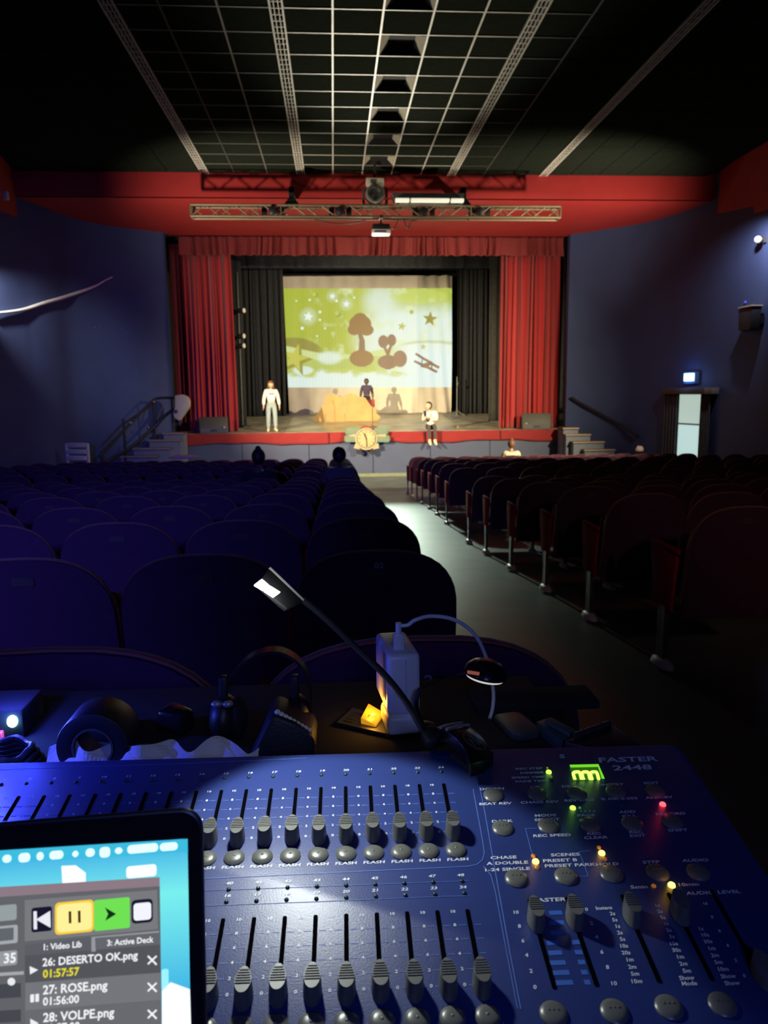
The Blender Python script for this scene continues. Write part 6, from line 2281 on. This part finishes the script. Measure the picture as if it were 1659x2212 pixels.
# desktop picture: blue at the edges, cyan in the middle
dm_ = bpy.data.materials.new('screen_desktop')
dm_.use_nodes = True
nt = dm_.node_tree
bs = nt.nodes['Principled BSDF']
bs.inputs['Base Color'].default_value = (0.02, 0.02, 0.02, 1)
bs.inputs['Roughness'].default_value = 0.25
tc = nt.nodes.new('ShaderNodeTexCoord')
mp_ = nt.nodes.new('ShaderNodeMapping')
gr = nt.nodes.new('ShaderNodeTexGradient')
gr.gradient_type = 'LINEAR'
rp = nt.nodes.new('ShaderNodeValToRGB')
el = rp.color_ramp.elements
el[0].position, el[0].color = 0.0, (*srgb(40, 130, 190), 1)
el[1].position, el[1].color = 1.0, (*srgb(60, 175, 235), 1)
e3 = el.new(0.86)
e3.color = (*srgb(125, 245, 245), 1)
e4 = el.new(0.62)
e4.color = (*srgb(70, 190, 235), 1)
mp_.inputs['Scale'].default_value = (0, 1 / (SY1 - SY0), 0)
mp_.inputs['Rotation'].default_value = (0, 0, 0)
sxyz = nt.nodes.new('ShaderNodeSeparateXYZ')
mm = nt.nodes.new('ShaderNodeMapRange')
mm.inputs['From Min'].default_value = SY0
mm.inputs['From Max'].default_value = SY1
nt.links.new(tc.outputs['Object'], sxyz.inputs[0])
nt.links.new(sxyz.outputs['Y'], mm.inputs['Value'])
nt.links.new(mm.outputs[0], rp.inputs['Fac'])
nt.links.new(rp.outputs['Color'], bs.inputs['Emission Color'])
bs.inputs['Emission Strength'].default_value = 0.95
scr = MB().prism(rrect(SX0, SY0, SX1, SY1, 0.0025), 0.0003, Matrix.Translation((0, 0, -0.0004))).build('display', dm_, lap)


def ui(name, pts, c, lvl, s=1.0, r=None):
    q = [luv(*ZL(x, y)) for x, y in pts]
    if r is not None:
        xs_, ys_ = [p[0] for p in q], [p[1] for p in q]
        q = rrect(min(xs_), min(ys_), max(xs_), max(ys_), r)
    else:
        q = q[::-1]
    return MB().prism(q, 0.00008, Matrix.Translation((0, 0, 0.0001 * lvl))).build(name, emi('%d_%d_%d_%d' % (*c, int(s * 100)), c, s), scr)


def quad(x0, y0, x1, y1, sl=-0.062):
    """screen rectangle, following the slope of the laptop's top edge"""
    return [(x0, y0), (x1, y0 + sl * (x1 - x0)), (x1 + (y1 - y0) * 0.018, y1 + sl * (x1 - x0)), (x0 + (y1 - y0) * 0.018, y1)]


ui('menu_bar', quad(-60, 498, 1462, 600), (60, 190, 225), 1)
for x, y, w, h in ((55, 560, 70, 60), (190, 552, 90, 70), (313, 540, 55, 65), (440, 532, 108, 64), (588, 522, 50, 50), (703, 512, 70, 64), (817, 510, 82, 80), (925, 497, 60, 50), (1112, 485, 240, 62), (1315, 468, 140, 60)):
    ui('menu_icon', quad(x - w / 2, y - h / 2, x + w / 2, y + h / 2), (225, 255, 255), 2, 1.1, 0.0018)
ui('desktop_file', [(480, 615), (590, 610), (668, 668), (668, 742), (488, 754)], (250, 255, 255), 2, 1.2)
ui('desktop_folder', quad(985, 620, 1218, 705), (245, 255, 255), 2, 1.2, 0.0015)
ui('desktop_folder', quad(1258, 1420, 1312, 1580), (150, 235, 250), 2, 1.1, 0.001)
ui('desktop_paper', [(1262, 1585), (1330, 1520), (1480, 1575), (1490, 1900), (1262, 1900)], (248, 254, 255), 2, 1.1)
ui('player_window', [(-200, 790), (1245, 700), (1262, 1900), (-200, 1900)], (98, 100, 104), 3)
ui('title_bar', [(-200, 790), (1245, 700), (1246, 770), (-200, 868)], (140, 122, 132), 4)
ui('playlist_panel', [(195, 880), (1225, 800), (1232, 1105), (195, 1200)], (120, 122, 124), 4)
ui('previous_button', quad(248, 940, 405, 1125), (22, 20, 40), 5, 1.0, 0.0012)
ui('pause_button', quad(430, 900, 730, 1140), (250, 205, 60), 5, 1.0, 0.002)
ui('pause_button', quad(446, 916, 716, 1122), (253, 238, 150), 6, 1.05, 0.002)
ui('play_button', quad(735, 880, 1010, 1110), (112, 226, 82), 5, 1.0, 0.001)
ui('stop_button', quad(1025, 880, 1190, 1058), (25, 25, 45), 5, 1.0, 0.002)
ui('stop_button', quad(1042, 905, 1178, 1035), (245, 245, 255), 6, 1.0, 0.0015)
ui('pause_mark', quad(538, 965, 558, 1058), (60, 40, 5), 7)
ui('pause_mark', quad(610, 960, 630, 1053), (60, 40, 5), 7)
ui('play_mark', [(820, 935), (908, 985), (822, 1038), (845, 985)], (15, 45, 15), 7)
ui('previous_mark', [(395, 960), (398, 1092), (285, 1028)], (235, 235, 245), 7)
ui('previous_mark', quad(264, 965, 290, 1105), (235, 235, 245), 7)
ui('tab', [(195, 1225), (715, 1165), (720, 1275), (198, 1310)], (92, 94, 100), 5)
ui('tab', [(745, 1165), (1240, 1125), (1244, 1215), (748, 1262)], (100, 102, 108), 5)
ui('tab_edge', [(715, 1165), (1240, 1118), (1240, 1130), (742, 1172), (748, 1278), (715, 1278)], (150, 152, 156), 6)
ui('playlist_row', [(195, 1310), (1246, 1225), (1252, 1440), (200, 1520)], (84, 85, 90), 5)
ui('playlist_row', [(200, 1525), (1252, 1445), (1256, 1655), (200, 1738)], (116, 118, 122), 5)
ui('playlist_row', [(200, 1745), (1256, 1662), (1262, 1900), (200, 1900)], (104, 106, 110), 5)
ui('side_panel_field', quad(-100, 930, 130, 1045), (150, 160, 162), 5, 1.0, 0.001)
ui('side_panel_field', quad(-100, 1092, 138, 1225), (165, 170, 175), 5, 1.0, 0.001)
ui('side_panel_field', quad(-100, 1110, 108, 1200), (98, 102, 108), 6, 1.0, 0.0006)
ui('side_panel_field', quad(-100, 1290, 135, 1395), (150, 155, 160), 5, 1.0, 0.001)
ui('side_panel_field', quad(-100, 1450, 188, 1475), (165, 168, 172), 5)
ui('side_panel_field', quad(-100, 1540, 165, 1650), (70, 72, 78), 5)
ui('side_panel_field', quad(-100, 1745, 165, 1840), (70, 72, 78), 5)
ui('side_panel_dot', [(62 + 30 + 30 * math.cos(-a * PI / 8), 1512 - 30 * math.sin(-a * PI / 8)) for a in range(16)][::-1], (235, 235, 240), 6)
ui('play_row_mark', [(235, 1392), (300, 1420), (238, 1455)], (240, 240, 248), 7)
ui('pause_row_mark', quad(240, 1612, 268, 1672), (240, 240, 248), 7, 1.0, 0.0003)
ui('pause_row_mark', quad(280, 1608, 306, 1668), (240, 240, 248), 7, 1.0, 0.0003)
ui('play_row_mark', [(240, 1800), (305, 1835), (242, 1870)], (240, 240, 248), 7)
# words on the screen
WM, YM = MB(), MB()


def sl(mb, s, x, y, h):
    a = luv(*ZL(x, y))
    b2 = luv(*ZL(x + 100, y - 8))
    ang = math.atan2(b2[1] - a[1], b2[0] - a[0])
    M = Matrix.Translation((a[0], a[1], 0.0008)) @ Matrix.Rotation(ang, 4, 'Z')
    put_text(mb, s, 0, 0, h, 0, 0.95, 0.0, 'L', M)


sl(WM, '26: DESERTO OK.png', 335, 1365, 0.0036)
sl(YM, '01:57:57', 338, 1455, 0.0036)
sl(WM, '27: ROSE.png', 338, 1580, 0.0040)
sl(WM, '01:56:00', 338, 1670, 0.0036)
sl(WM, '28: VOLPE.png', 340, 1795, 0.0040)
sl(WM, '01:57:00', 342, 1880, 0.0036)
sl(WM, '1: Video Lib', 345, 1245, 0.0028)
sl(WM, '3: Active Deck', 838, 1213, 0.0027)
sl(WM, '35', 35, 1335, 0.0044)
for y in (1345, 1555, 1765):
    for dx, dy, ex_, ey_ in ((-34, -34, 34, 34), (-34, 30, 34, -34)):
        a = luv(*ZL(1188 + dx, y + dy))
        c = luv(*ZL(1188 + ex_, y + ey_))
        WM.bar((*a, 0.0008), (*c, 0.0008), 0.0008, 0.00008)
WM.build('screen_words', emi('w', (245, 246, 250)), scr)
YM.build('screen_time', emi('y', (235, 225, 40)), scr)
lamp_l = None

# the lettering source is not part of the place
bpy.data.objects.remove(_to)
